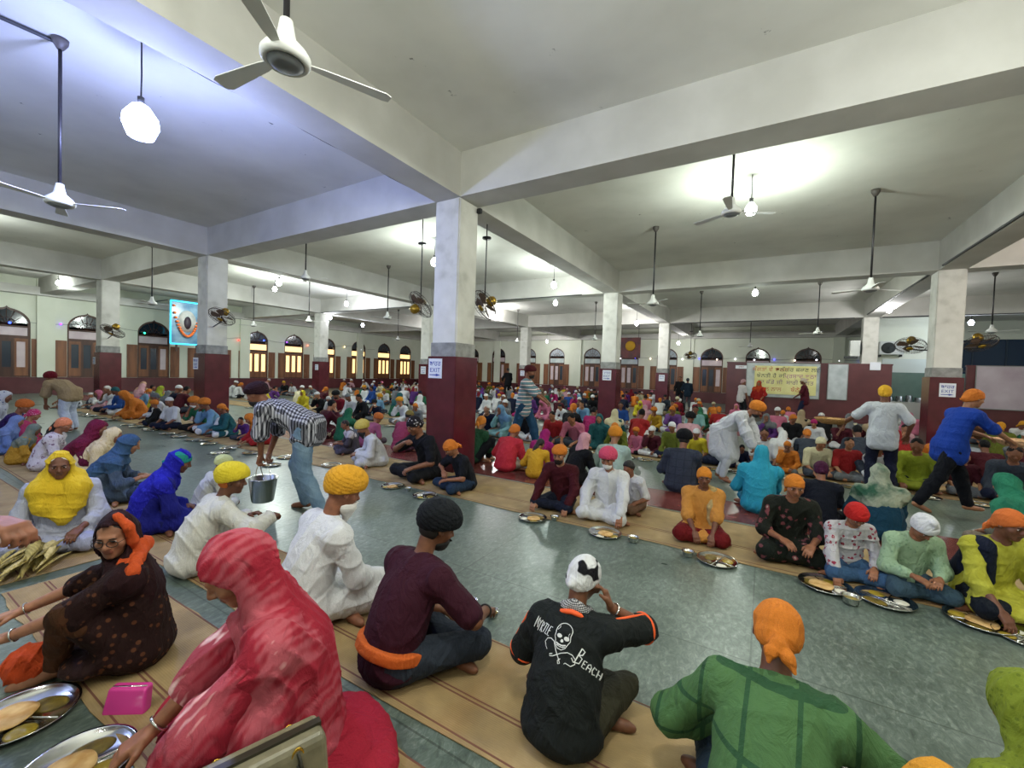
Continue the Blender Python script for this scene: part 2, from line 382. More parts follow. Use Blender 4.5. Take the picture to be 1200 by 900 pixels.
# ------------------------------------------------------------------ people
def ik(a, b, l1, l2, hint):
    a = Vector(a); b = Vector(b); d = b-a; L = d.length
    if L > (l1+l2)*.995: b = a+d*((l1+l2)*.995/L); d = b-a; L = d.length
    if L < abs(l1-l2)*1.05+.01: L = abs(l1-l2)*1.05+.01
    dn = d.normalized(); h = Vector(hint); h = h-dn*h.dot(dn)
    if h.length < 1e-4: h = dn.orthogonal()
    h.normalize(); c = (l1*l1-l2*l2+L*L)/(2*L); s = math.sqrt(max(l1*l1-c*c, 1e-6))
    return a+dn*c+h*s, b
def fr(t, r):   # frame with z along t and x near r
    t = t.normalized(); x = (r-t*r.dot(t)).normalized(); y = t.cross(x)
    return Matrix((x, y, t)).transposed()
class Pose:
    def __init__(s, hipz=.12, lean=(8, 18, 26), twist=0, side=0, yaw=0, pitch=-20, roll=0, rh=(.14, .42, .14), lh=(-.2, .34, .2),
                 re=(.6, -.4, -.8), le=(-.6, -.4, -.8), legs='cross', ra=None, la=None, rk=None, lk=None, rf=None, lf=None, curl=.5, rd=None, ld=None, rn=None, ln=None, fat=1.0, w=1.0, hip=(0, 0), curl2=None):
        s.__dict__.update(locals()); del s.__dict__['s']
        H = Vector((hip[0], hip[1], hipz)); s.H = H
        R0 = Vector((1, 0, 0)); p = H; s.sp = [H]; s.T = []
        for i, (ln_, a) in enumerate(zip((.15, .165, .165), lean)):
            t = Vector((math.sin(RAD(side))*(i+1)/3, math.sin(RAD(a)), math.cos(RAD(a)))).normalized(); p = p+t*ln_; s.sp.append(p); s.T.append(t)
        s.tw = [0, twist*.5, twist]
        s.R = [Matrix.Rotation(RAD(x), 3, 'Z') @ R0 for x in s.tw]
        s.F = [fr(s.T[i], s.R[i]) for i in range(3)]
        t = s.T[2]; NB = s.sp[3]; s.NB = NB
        nt = (t*.75+Vector((0, .12, .45))+Vector((0, 0, 0))).normalized()
        if legs == 'bend': nt = (t+Vector((0, .1, .25))).normalized()
        s.NT = NB+nt*.085
        hm = Matrix.Rotation(RAD(yaw+twist), 4, 'Z') @ Matrix.Rotation(RAD(roll), 4, 'Y') @ Matrix.Rotation(RAD(pitch), 4, 'X')
        HCn = s.NT+nt*.03+(hm.to_3x3() @ Vector((0, .02, .085)))
        hm.translation = HCn; s.HM = hm
        sw = .178*w
        s.shR = NB+s.F[2] @ Vector((sw, 0, -.045)); s.shL = NB+s.F[2] @ Vector((-sw, 0, -.045))
        s.eR, s.wR = ik(s.shR, rh, .275, .245, re); s.eL, s.wL = ik(s.shL, lh, .275, .245, le)
        hr = H+Vector((.09, 0, 0)); hl = H+Vector((-.09, 0, 0)); s.hpR = hr; s.hpL = hl
        if legs == 'cross': d = dict(ra=(-.13, .27, .075), la=(.14, .20, .07), rk=(1, .45, .12), lk=(-1, .45, .12), rf=(-1, .25, -.05), lf=(1, .1, -.05))
        elif legs == 'up': d = dict(ra=(.12, .42, .075), la=(-.14, .38, .075), rk=(.35, .3, 1), lk=(-.5, .3, 1), rf=(.1, 1, -.2), lf=(-.1, 1, -.2))
        elif legs == 'oneup': d = dict(ra=(.14, .36, .075), la=(.1, .2, .07), rk=(.6, .2, 1), lk=(-1, .4, .1), rf=(.1, 1, -.2), lf=(1, .1, -.05))
        elif legs == 'kneel': d = dict(ra=(.12, -.08, .05), la=(-.12, -.08, .05), rk=(.1, 1, .3), lk=(-.1, 1, .3), rf=(0, -1, 0), lf=(0, -1, 0))
        else: d = dict(ra=(.12, .02, .08), la=(-.12, -.02, .08), rk=(.1, 1, 0), lk=(-.1, 1, 0), rf=(.15, 1, -.25), lf=(-.15, 1, -.25))
        g = lambda k: Vector(s.__dict__[k] if s.__dict__[k] is not None else d[k])
        L1, L2 = (.42, .40) if hipz < .6 else (.44, .43)
        s.kR, s.aR = ik(hr, g('ra'), L1, L2, g('rk')); s.kL, s.aL = ik(hl, g('la'), L1, L2, g('lk'))
        for nm in 'RL':
            k = getattr(s, 'k'+nm)
            if k.z < .075: k.z = .075
        s.fR = g('rf').normalized(); s.fL = g('lf').normalized()
        s.top = hm @ Vector((0, 0, .125))
def torso(sd, P, g, k=.05, low=0, t=0):
    F = P.F; S = P.sp; w = P.w; f = P.fat
    sd.el(S[0]+F[0] @ Vector((0, -.005, .0)), (.16*w*f+g, .118*f+g, .115+g), k, F[0], t=t)
    sd.el((S[1]+S[0]*.2)/1.2, (.138*w*f+g, .105*f+g, .135+g), k, F[1], t=t)
    sd.el(S[2]+F[2] @ Vector((0, 0, .01)), (.16*w+g, .108*f+g, .165+g), k, F[2], t=t)
    sd.rc(P.shL+F[2] @ Vector((.03, 0, 0)), P.shR-F[2] @ Vector((.03, 0, 0)), .062+g, .062+g, k, t=t)
    sd.rc(P.NB-P.T[2]*.02, P.shR, .055+g*.6, .05+g, k, t=t); sd.rc(P.NB-P.T[2]*.02, P.shL, .055+g*.6, .05+g, k, t=t)
def legs(sd, P, g, k=.03, g2=None, t=0):
    g2 = g if g2 is None else g2
    for h, kn, a in ((P.hpR, P.kR, P.aR), (P.hpL, P.kL, P.aL)):
        sd.rc(h, kn, .088+g, .060+g, k, t=t); m = kn.lerp(a, .3)
        sd.rc(kn, m, .056+g, .055+g2, k, t=t); sd.rc(m, a, .055+g2, .036+g2, k, t=t)
def arm(sd, sh, e, w, g, frac, k=.025, loose=0, t=0):
    """frac 1 = elbow, 2 = wrist"""
    m = min(frac, 1); q = sh.lerp(e, m)
    sd.rc(sh, q, .056+g, .056-.014*m+g+loose*m, k, t=t)
    if frac > 1: q2 = e.lerp(w, frac-1); sd.rc(e, q2, .042+g+loose, .042-.015*(frac-1)+g+loose*1.0, k, t=t)
def hand(sd, w, f, n, side, curl, s=1.0, k=.006, fine=True):
    f = Vector(f).normalized(); n = Vector(n); n = (n-f*n.dot(f)).normalized(); l = f.cross(n)*side   # l points to the thumb side
    B = Matrix((l*1, f, n)).transposed()
    sd.bx(w+f*.048*s, (.026*s, .034*s, .004*s), .012*s, .014, B)
    if not fine:
        q = w+f*.085*s; d = (f*math.cos(curl)-n*math.sin(curl)); sd.bx(q+d*.03*s, (.026*s, .03*s, .002*s), .010*s, .012, Matrix((l, d, l.cross(d))).transposed())
        sd.rc(w+f*.03*s+l*.03*s, w+f*.075*s+l*.052*s-n*.02*s, .012*s, .009*s, .01); return
    for i, (o, L) in enumerate(((.030, .070), (.010, .078), (-.010, .073), (-.029, .058))):
        b = w+f*.082*s+l*o*s; c = curl*(1+.12*i)
        p = b; a = c*.55; rs = (.0095, .0088, .0080, .0068)
        for j, fr_ in enumerate((.45, .30, .25)):
            d = (f+l*o*2.2).normalized(); d = d*math.cos(a)-n*math.sin(a); q = p+d*L*fr_*s; sd.rc(p, q, rs[j]*s, rs[j+1]*s, k); p = q; a += c*.75
    b = w+f*.022*s+l*.026*s; q = b+(f*.7+l*.62-n*.25).normalized()*.042*s; q2 = q+(f*.9+l*.15-n*(.2+curl*.5)).normalized()*.032*s
    sd.rc(b, q, .0145*s, .0115*s, .012); sd.rc(q, q2, .0112*s, .0085*s, k)
def headsd(sd, M, k=.02, fine=True):
    R = M.to_3x3(); X = lambda x, y, z: M @ Vector((x, y, z))
    sd.el(X(0, -.014, .022), (.076, .095, .092), k, R); sd.el(X(0, .028, -.05), (.054, .056, .062), .035, R)
    sd.el(X(0, .062, -.094), (.022, .018, .018), .025, R)
    if fine:
        sd.rc(X(-.03, .076, .022), X(.03, .076, .022), .013, .013, .014)
        for s in (-1, 1):
            sd.el(X(s*.045, .052, -.025), (.022, .022, .02), .025, R)
            sd.el(X(s*.031, .094, .003), (.019, .014, .012), .012, op='-')
            sd.el(X(s*.031, .074, .003), (.0145, .013, .0125), .004, R)
            sd.el(X(s*.079, -.004, -.004), (.009, .019, .030), .008, R); sd.el(X(s*.085, -.001, .0), (.006, .011, .017), .004, R, '-')
        sd.rc(X(0, .082, .012), X(0, .103, -.024), .008, .0125, .010); sd.rc(X(-.011, .092, -.030), X(.011, .092, -.030), .0085, .0085, .008)
        sd.rc(X(-.017, .082, -.053), X(.017, .082, -.053), .0065, .0065, .006); sd.rc(X(-.014, .080, -.064), X(.014, .080, -.064), .0072, .0072, .006)
    else:
        for s in (-1, 1): sd.el(X(s*.079, -.004, -.004), (.012, .02, .03), .008, R)
        sd.rc(X(0, .085, .012), X(0, .103, -.026), .010, .016, .010)
def foot(sd, a, f, k=.02):
    f = Vector(f); h = a-Vector((0, 0, .03)); h.z = max(h.z, .03)
    t = h+f*.15; t.z = max(t.z, .022); sd.rc(a, h-f*.03, .036, .032, k); sd.rc(h, t, .034, .026, k); sd.rc(h+f*.08, t+f*.03, .030, .018, k)
def body_sd(P, fine=True, feet=True, g=0.0):
    sd = SD(); torso(sd, P, -.004, .05); legs(sd, P, -.002)
    sd.rc(P.NB-P.T[2]*.01, P.NT+Vector((0, 0, .04)), .052, .050, .03)
    arm(sd, P.shR, P.eR, P.wR, -.002, 2); arm(sd, P.shL, P.eL, P.wL, -.002, 2)
    dR = P.rd or ((P.wR-P.eR).normalized()+Vector((0, 0, -.15))); dL = P.ld or ((P.wL-P.eL).normalized()+Vector((0, 0, -.15)))
    hand(sd, P.wR, dR, P.rn or (0, .3, 1), -1, P.curl, fine=fine)
    hand(sd, P.wL, dL, P.ln or (0, .3, 1), 1, P.curl if P.curl2 is None else P.curl2, fine=fine)
    foot(sd, P.aR, P.fR); foot(sd, P.aL, P.fL)
    headsd(sd, P.HM, fine=fine)
    return sd
def shirt_sd(P, sleeve=.75, style='shirt', seed=1, amp=.009, g=.014, loose=.012, stand=False):
    sd = SD(); torso(sd, P, g, .06)
    arm(sd, P.shR, P.eR, P.wR, g-.002, sleeve, .04, loose); arm(sd, P.shL, P.eL, P.wL, g-.002, sleeve, .04, loose)
    sd.el(P.sp[1]+P.F[1] @ Vector((0, .0, .02)), (.150*P.w*P.fat+g, .112*P.fat+g, .19), .08, P.F[1])
    if P.hipz < .6:
        sd.el(P.H+Vector((0, -.01, -.02)), (.19*P.fat+g*.5, .15*P.fat, .11), .05)
    else:
        d = .14 if style == 'shirt' else .42
        q = P.H-P.T[0]*0+Vector((0, 0, -d)) if stand else P.H-P.T[0]*d
        if style == 'shirt' and P.legs == 'bend': q = P.H-P.T[0]*.04
        sd.bx((P.H+q)/2, (.095, .035, abs(d)/2), .085+g, .05)
    if style == 'kurta' and P.hipz < .6:
        for h, kn in ((P.hpR, P.kR), (P.hpL, P.kL)): sd.rc(h, h.lerp(kn, .8), .105, .08, .06)
        c = (P.kR+P.kL)*.35; sd.el((c.x, c.y+.02, .10), (.24, .15, .075), .08)
    sd.pl((0, 0, 1), (0, 0, .004))
    # neck opening
    c = P.NB+P.T[2]*.045; sd.rc(c, c+P.T[2]*.2+Vector((0, .05, 0)), .058, .08, .012, '-')
    sd.disp = folds(seed, amp)
    return sd
def trouser_sd(P, g=.014, g2=None, seed=3, amp=.009, ankle=.92):
    sd = SD(); k_ = 1 if P.hipz < .6 else .88; sd.el(P.H, (.165*P.fat*k_+g*k_, .125*P.fat*k_+g*k_, .11+g), .05)
    for h, kn, a in ((P.hpR, P.kR, P.aR), (P.hpL, P.kL, P.aL)):
        q = kn.lerp(a, ankle); g_ = g if g2 is None else g2; m = kn.lerp(q, .35)
        sd.rc(h, kn, .090+g, .060+g, .05); sd.rc(kn, m, .057+g, .056+g_, .03); sd.rc(m, q, .056+g_, .038+g_*1.2, .03)
    sd.pl((0, 0, 1), (0, 0, .003)); sd.disp = folds(seed, amp); return sd
def dup_sd(P, seed=5, cape=True, amp=.010, back=1.0, front=True, hood=True, face=.070, tail=None, wrap=False):
    sd = SD(); M = P.HM; R = M.to_3x3(); X = lambda x, y, z: M @ Vector((x, y, z)); F = P.F
    bk = -F[2].col[1] if False else F[2] @ Vector((0, -1, 0))
    if wrap: sd.el(P.sp[1]+P.F[1] @ Vector((0, .03, -.02)), (.215, .185, .30), .10, P.F[1])
    if hood:
        sd.el(X(0, -.018, .018), (.094, .116, .116), .02, R)
        sd.rc(X(0, -.045, -.01), P.NB+bk*.035, .080, .085, .05)
        sd.rc(X(0, .0, -.07), P.NB+P.T[2]*.0, .074, .088, .04)
        for q_, sh_ in ((.03, P.shR), (-.03, P.shL)): sd.rc(X(q_, -.02, -.06), P.NB.lerp(sh_, .42)+P.T[2]*.0, .060, .072, .04)
    g = .024 if cape else -.02
    sd.rc(P.shL, P.shR, .064+g, .064+g, .05)
    sd.rc(P.shR, P.shR.lerp(P.eR, .28), .056+g, .05+g, .05); sd.rc(P.shL, P.shL.lerp(P.eL, .28), .056+g, .05+g, .05)
    if cape: sd.el(P.sp[2]+bk*.03*back, (.165*P.w+g*.6, .10+g, .16*back+.02), .06, F[2])
    if back > 1.05: sd.el((P.sp[1]+P.H)/2+bk*.05, (.175*P.w, .12, .25), .08, F[0])
    if front:
        fw = F[2] @ Vector((0, 1, 0)); sd.rc(P.NB+fw*.07-P.T[2]*.02, P.sp[2]+fw*.08, .07, .06, .05)
    if tail:
        for pts, rs in tail: sd.chain([Vector(p) for p in pts], rs, .05)
    if hood:
        sd.rc(X(0, .085, -.022), X(0, .32, -.03), face, face*1.5, .012, '-')
        sd.el(X(0, .075, -.02), (face*.9, .06, face*1.25), .012, R, '-')
    sd.pl((0, 0, 1), (0, 0, .004))
    sd.disp = folds(seed, amp, 26); return sd

# headwear, built once in the head's own frame
HWM = {}
def hw_mesh(t):
    if t in HWM: return HWM[t]
    sd = SD(); vox = .005
    if t in ('turban', 'turban_round', 'turban_low'):
        rx, ry, rz, cz = {'turban': (.114, .134, .108, .064), 'turban_round': (.122, .138, .110, .058), 'turban_low': (.106, .126, .085, .056)}[t]
        sd.el((0, -.014, cz), (rx, ry, rz), .02); sd.el((0, -.03, .01), (.09, .10, .055), .03)
        if t == 'turban': sd.el((0, .03, cz+.035), (.07, .085, .062), .04)
        sd.pl((0, -.33, 1), (0, .085, .035), .012)
        def dz(q):
            s = q[:, 2]+.75*np.abs(q[:, 0])*np.where(q[:, 1] > 0, 1, .25)+.25*q[:, 0]*np.where(q[:, 1] > 0, 0, 1)
            x = np.mod(s, .024)/.024; return (.0045*(x-.5)).astype(f32)
        sd.disp = dz
    elif t == 'patka':
        sd.el((0, -.014, .026), (.086, .105, .100), .02); sd.el((0, .02, .128), (.026, .026, .022), .03); sd.pl((0, -.45, 1), (0, .085, .035), .01)
        sd.disp = folds(4, .003, 50)
    elif t in ('kerchief', 'bandana'):
        sd.el((0, -.014, .024), (.087, .107, .103), .02); sd.el((0, -.05, -.02), (.078, .075, .07), .02)
        sd.pl((0, -.62, 1), (0, .09, .034), .01)
        sd.rc((0, -.11, -.04), (0, -.13, -.05), .022, .018, .02)
        if t == 'kerchief': sd.chain([(0, -.12, -.05), (.03, -.13, -.09), (.05, -.13, -.13)], [.014, .02, .010], .02); sd.chain([(0, -.12, -.05), (-.025, -.135, -.085), (-.03, -.135, -.12)], [.014, .018, .008], .02)
        sd.disp = folds(9, .004, 45, (0, .3, 1))
    elif t == 'skullcap':
        sd.el((0, -.014, .028), (.086, .104, .099), .02); sd.pl((0, -.2, 1), (0, .085, .04), .006)
    elif t == 'cap':
        sd.el((0, -.014, .028), (.083, .102, .098), .02); sd.pl((0, -.15, 1), (0, .085, .045), .006); sd.bx((0, .12, .045), (.05, .045, .001), .006, .015)
    elif t == 'hair':
        sd.el((0, -.017, .022), (.0795, .098, .0955), .02); sd.pl((0, -.95, .75), (0, .045, .045), .02); sd.pl((0, -.3, 1), (0, -.06, -.065), .02)
        sd.disp = folds(12, .004, 90, (0, 1, 1))
    elif t == 'hairnape':   # hair below a turban
        sd.el((0, -.026, -.02), (.074, .086, .062), .02); sd.pl((0, -1, .2), (0, -.01, 0), .01)
    elif t == 'hairlong':
        sd.el((0, -.020, .020), (.086, .102, .099), .02); sd.pl((0, -.95, .75), (0, .055, .035), .02)
        sd.chain([(0, -.09, -.02), (0, -.13, -.14), (0, -.15, -.30), (0, -.16, -.42)], [.05, .045, .035, .015], .03)
        sd.disp = folds(12, .004, 90, (0, 1, .2))
    elif t == 'beard':
        sd.el((0, .035, -.068), (.062, .064, .062), .02); sd.pl((0, .35, -1), (0, .085, -.048), .008); sd.rc((-.028, .094, -.048), (.028, .094, -.048), .0075, .0075, .008)
        sd.disp = folds(2, .003, 120)
    elif t == 'beardlong':
        sd.el((0, .035, -.070), (.066, .068, .065), .02); sd.rc((0, .06, -.09), (0, .07, -.17), .05, .02, .03); sd.pl((0, .35, -1), (0, .085, -.045), .008)
        sd.rc((-.032, .094, -.046), (.032, .094, -.046), .009, .009, .008); sd.disp = folds(2, .004, 90, (0, 0, .2))
    elif t == 'moustache':
        sd.chain([(-.032, .084, -.050), (-.012, .096, -.044), (.012, .096, -.044), (.032, .084, -.050)], [.004, .007, .007, .004], .006); vox = .003
    me = sd_mesh(t, sd, vox, [plain('placeholder', 'ffffff')]); HWM[t] = me; return me
HW_NAME = dict(turban='turban', turban_round='turban', turban_low='turban', patka='patka', kerchief='kerchief', bandana='kerchief', skullcap='cap', cap='cap',
               hair='hair', hairnape='hair', hairlong='hair', beard='beard', beardlong='beard', moustache='moustache')
def setm(o, mat, i=0):
    o.material_slots[i].link = 'OBJECT'; o.material_slots[i].material = mat
def child(name, me, root, mat=None, M=None):
    o = bpy.data.objects.new(name, me); COL.objects.link(o); o.parent = root
    if M is not None: o.matrix_local = M
    if mat is not None: setm(o, mat)
    return o
def eyes(root, HM, look=(0, 0), brow=True, hairc='15100e', sz=1.0):
    wm = plain('eye_white', 'd8d2cc', .3); im = plain('iris', '1d120c', .2)
    for s in (-1, 1):
        b = MB(); n = 14; vs = []; fs = []; ms = []
        for i in range(n+1):
            th = PI*i/n
            for j in range(16):
                a = 2*PI*j/16; vs.append((math.sin(th)*math.cos(a)*.0125, math.cos(th)*.0122, math.sin(th)*math.sin(a)*.0068))
        for i in range(n):
            for j in range(16):
                b.add([], [], 0); fs.append((i*16+j, i*16+(j+1) % 16, (i+1)*16+(j+1) % 16, (i+1)*16+j)); ms.append(1 if i < 4 else 0)
        b.v = vs; b.f = fs; b.m = ms; b.sm = [True]*len(fs)
        me = b.mesh('eye', [wm, im]); o = bpy.data.objects.new('eye', me); COL.objects.link(o); o.parent = root
        o.matrix_local = HM @ Matrix.Translation((s*.031, .0775, .004))
        if brow:
            b = MB(); b.tube([(s*.016, .091, .020), (s*.031, .0915, .0245), (s*.047, .080, .020)], [.003, .0036, .002], 8)
            o = b.build('eyebrow', plain('brow_'+hairc, hairc, .9), root); o.matrix_local = HM
SKINS = ['7a4e38', '8a5a40', '6a4230', '94664a', '80523c']
PMESH = {}
def person(P, wear, vox=(.0065, .008), key=None, label=None, group=None, fine=True, seed=1):
    """body = root mesh; clothing, hair and headwear are its children"""
    sk = wear.get('skin', SKINS[seed % len(SKINS)])
    def get(nm, fn, v, mats=None):
        k = (key, nm) if key else None
        if k and k in PMESH: return PMESH[k]
        me = sd_mesh(nm, fn(), v, mats or [plain('placeholder', 'ffffff')])
        if k: PMESH[k] = me
        return me
    me = get('person', lambda: body_sd(P, fine), vox[0], [skin(sk), plain('lips_'+sk, shade(sk, .82) if not wear.get('lips') else wear['lips'], .5)])
    root = bpy.data.objects.new('person', me); COL.objects.link(root); setm(root, skin(sk))
    if fine and not key:
        iv = P.HM.inverted()
        Rm = np.array(iv.to_3x3(), f32); tv = np.array(iv.translation, f32)
        c = np.zeros(len(me.polygons)*3, f32); me.polygons.foreach_get('center', c); q = c.reshape(-1, 3)@Rm.T+tv
        lip = (np.abs(q[:, 0]) < .023) & (q[:, 1] > .075) & (q[:, 2] < -.048) & (q[:, 2] > -.070)
        me.polygons.foreach_set('material_index', lip.astype(np.int32))
    st = wear.get('style', 'shirt'); sl = wear.get('sleeve', .75)
    if wear.get('top'):
        o = child(wear.get('topname', 'shirt' if st == 'shirt' else 'kurta'), get('top_%s_%s' % (st, sl), lambda: shirt_sd(P, sl, st, seed+11, wear.get('amp', .009), wear.get('tg', .017), wear.get('loose', .012), P.hipz > .6 and P.legs != 'bend'), vox[1]), root, wear['top'])
    if wear.get('bottom'):
        child('trousers', get('trousers', lambda: trouser_sd(P, wear.get('bg', .014), wear.get('bg2'), seed+21, ankle=wear.get('ankle', .92)), vox[1]), root, wear['bottom'])
    if wear.get('dup'):
        child('headscarf', get('scarf', lambda: dup_sd(P, seed+31, **wear.get('dupk', {})), vox[1]), root, wear['dup'])
    for t, mt in wear.get('head', ()):
        s = wear.get('hs', 1.0)
        child(HW_NAME[t], hw_mesh(t), root, mt, P.HM @ Matrix.Scale(s, 4) if s != 1 else P.HM)
    if label: root['label'] = label
    root['category'] = 'person'
    if group: root['group'] = group
    return root
def place(root, P, rz, u, v, Y=None, s=1.0, ztop=None, z0=0):
    """stand the figure so that the top of its head sits on the ray through (u, v)"""
    tp = P.top; R = Matrix.Rotation(rz, 3, 'Z'); q = R @ Vector((tp.x, tp.y, 0))
    if ztop is None: ztop = tp.z
    if Y is not None:     # root on the row Y : solve the scale
        for _ in range(12):
            p = aty(u, v, Y+q.y*s); s2 = p.z/ztop; s = .5*s+.5*max(.5, min(1.25, s2))
        p = aty(u, v, Y+q.y*s)
        p.y = Y+q.y*s
    else: p = atz(u, v, ztop*s)
    root.location = (p.x-q.x*s, p.y-q.y*s, z0); root.rotation_euler = (0, 0, rz); root.scale = (s, s, s)
    return s
HAIR = plain('black_hair', '14100e', .7); GREYB = plain('grey_beard', 'b9b4ae', .9); WHITEB = plain('white_beard', 'd9d6d2', .9)
# ------------------------------------------------------------------ the hall
CX = [-21.49, -13.48, -4.79, 3.91]; CY = [-3.05, 5.95, 14.95, 24.2]
XL, XR, YB, YF = -29.6, 12.6, 33.3, -6.5
HB, HS, HM_ = 4.67, 5.41, 1.98
CA, MA = .267, .314
M_PL = mottled('lime_plaster', 'b9b7ae', 'd6d4cc', 2.2, .8, .12, 8, [(.25, 'a9a79e'), (.45, 'cbc9c1'), (.7, 'd9d7d0')])
M_BEAM = mottled('beam_plaster', 'bcbab3', 'cccac4', 1.3, .8, .08, 6)
def ceil_mat():
    m, nt, b = _new('stained_ceiling'); co = coord(nt)
    n = N(nt, 'ShaderNodeTexNoise'); n.inputs['Scale'].default_value = .7; n.inputs['Detail'].default_value = 8; nt.links.new(co, n.inputs['Vector'])
    c = ramp(nt, n.outputs['Fac'], [(.3, 'cfcec6'), (.5, 'dcdbd4'), (.72, 'e6e5de')])
    n2 = N(nt, 'ShaderNodeTexNoise'); n2.inputs['Scale'].default_value = 2.6; n2.inputs['Detail'].default_value = 9; n2.inputs['Roughness'].default_value = .7
    co2 = coord(nt, (1, 1, 1)); nt.links.new(co2, n2.inputs['Vector'])
    st = ramp(nt, n2.outputs['Fac'], [(.665, '000000'), (.70, 'ffffff')])
    mx = N(nt, 'ShaderNodeMixRGB'); nt.links.new(st, mx.inputs[0]); nt.links.new(c, mx.inputs[1]); mx.inputs[2].default_value = lin('55544e')
    nt.links.new(mx.outputs[0], b.inputs['Base Color']); b.inputs['Roughness'].default_value = .9; bump(nt, b, n.outputs['Fac'], .15, .05); return m
M_CEIL = ceil_mat()
M_WALL = mottled('cream_wall', 'd7dbc9', 'e2e5d6', .8, .75, .05, 5)
M_MAR = mottled('maroon_marble', '4a1820', '5a222a', 3, .22, .02, 6, spec=.6)
M_MAR2 = mottled('maroon_enamel', '4f1c22', '5c272c', 2, .35, .02, 4)
M_GREY = mottled('grey_cement', '7b7b79', '9a9a97', 7, .8, .2, 6)
def floor_mat():
    m, nt, b = _new('green_marble_floor'); co = coord(nt)
    n = N(nt, 'ShaderNodeTexNoise'); n.inputs['Scale'].default_value = 26; n.inputs['Detail'].default_value = 7; n.inputs['Roughness'].default_value = .75; n.inputs['Distortion'].default_value = .8
    nt.links.new(coord(nt, (1, .55, 1), (0, 0, .5)), n.inputs['Vector'])
    c = ramp(nt, n.outputs['Fac'], [(.30, '47524b'), (.46, '606c63'), (.56, '717d73'), (.70, '979f95')])
    n2 = N(nt, 'ShaderNodeTexNoise'); n2.inputs['Scale'].default_value = 1.1; n2.inputs['Detail'].default_value = 4; nt.links.new(co, n2.inputs['Vector'])
    c2 = ramp(nt, n2.outputs['Fac'], [(.3, 'c4c8c4'), (.7, 'ffffff')])
    mx = N(nt, 'ShaderNodeMixRGB', blend_type='MULTIPLY'); mx.inputs[0].default_value = 1; nt.links.new(c, mx.inputs[1]); nt.links.new(c2, mx.inputs[2])
    br = N(nt, 'ShaderNodeTexBrick'); br.inputs['Scale'].default_value = 1; br.inputs['Mortar Size'].default_value = .006; br.inputs['Brick Width'].default_value = 2.2; br.inputs['Row Height'].default_value = 1.5; br.offset = 0
    br.inputs['Color1'].default_value = br.inputs['Color2'].default_value = (1, 1, 1, 1); br.inputs['Mortar'].default_value = (.55, .56, .54, 1); nt.links.new(co, br.inputs['Vector'])
    m2 = N(nt, 'ShaderNodeMixRGB', blend_type='MULTIPLY'); m2.inputs[0].default_value = 1; nt.links.new(mx.outputs[0], m2.inputs[1]); nt.links.new(br.outputs['Color'], m2.inputs[2])
    nt.links.new(m2.outputs[0], b.inputs['Base Color'])
    r = ramp(nt, n2.outputs['Fac'], [(.3, '8c8c8c'), (.7, 'aaaaaa')]); nt.links.new(r, b.inputs['Roughness'])
    b.inputs['Specular IOR Level'].default_value = .6
    bump(nt, b, n.outputs['Fac'], .04, .01); return m
M_FLOOR = floor_mat()
def struct(mb, name, mat, **k):
    o = mb.build(name, mat, **k); o['kind'] = 'structure'; return o
b = MB(); b.box((XL-1.5, YF-.3, -.2), (XR+1.5, YB+1.5, 0)); struct(b, 'floor', M_FLOOR)
b = MB(); b.box((XL-1.5, YF-.3, HS), (XR+1.5, YB+1.5, HS+.25)); struct(b, 'ceiling', M_CEIL)
# red stone band along the column lines
for y in CY[1:]:
    b = MB(); b.box((XL, y-.07, -.01), (XR, y+.85, .003)); struct(b, 'trim_1', mottled('red_stone_band', '5d2a26', '77403a', 9, .25, .02, 6))
# beams, one per bay
for x in CX:
    for y0, y1 in zip([YF]+CY, CY+[YB]):
        b = MB(); b.box((x-CA, y0+(CA if y0 != YF else 0), HB), (x+CA, y1-(CA if y1 != YB else 0), HS), 0); struct(b, 'ceiling_beam', M_BEAM)
for y in CY:
    b = MB(); b.box((XL, y-CA, HB), (XR, y+CA, HS)); struct(b, 'ceiling_beam', M_BEAM)
# side walls with pointed window openings
def arch(w, z0, zs, zp, n=9):
    pts = [(-w/2, z0), (-w/2, zs)]
    for i in range(1, n): 
        t = i/n; pts.append((-w/2+w/2*(1-math.cos(t*PI/2))**.92*1.0, zs+(zp-.10-zs)*math.sin(t*PI/2)))
    pts += [(-.03*w, zp-.07), (0, zp)]
    return pts+[(-x, z) for x, z in pts[-2::-1]]
DZ = .76
def arched_wall(name, L0, L1, cents, w, M):
    pts = [(L0, DZ)]
    for c in cents: pts += [(c+x, z) for x, z in arch(w, DZ, 3.28, 4.02)]
    pts += [(L1, DZ), (L1, HS), (L0, HS)]
    b = MB(); b.poly(pts, 0, .35, M); return struct(b, name, M_WALL)
MLW = Matrix(((0, 0, -1, XL), (1, 0, 0, 0), (0, 1, 0, 0), (0, 0, 0, 1)))       # (s, z, depth) -> left wall
MBW = Matrix(((1, 0, 0, 0), (0, 0, 1, YB), (0, 1, 0, 0), (0, 0, 0, 1)))
LWC = [2.0, 4.75, 7.42, 10.15, 12.95, 15.8, 18.42, 21.15, 24.15, 26.95, 29.6, 32.2]
BWC = [-27.4, -24.4, -21.4, -18.2, -15.45, -12.25, -9.2, -6.35, -3.3, -.45, 2.35]
arched_wall('wall_left', YF, YB, LWC[:-1], 1.46, MLW)
arched_wall('wall_back', XL, 6.9, BWC, 1.46, MBW)
b = MB(); b.box((XL, YF, 0), (XL+.05, YB, DZ)); struct(b, 'baseboard_left', M_MAR2)
b = MB(); b.box((XL+.05, YB-.05, 0), (6.9, YB, DZ)); struct(b, 'baseboard_back', M_MAR2)
b = MB(); b.box((XL-.35, YF, 0), (XL, YB, DZ)); struct(b, 'wall_left', M_WALL)
b = MB(); b.box((XL, YB, 0), (6.9, YB+.35, DZ)); struct(b, 'wall_back', M_WALL)
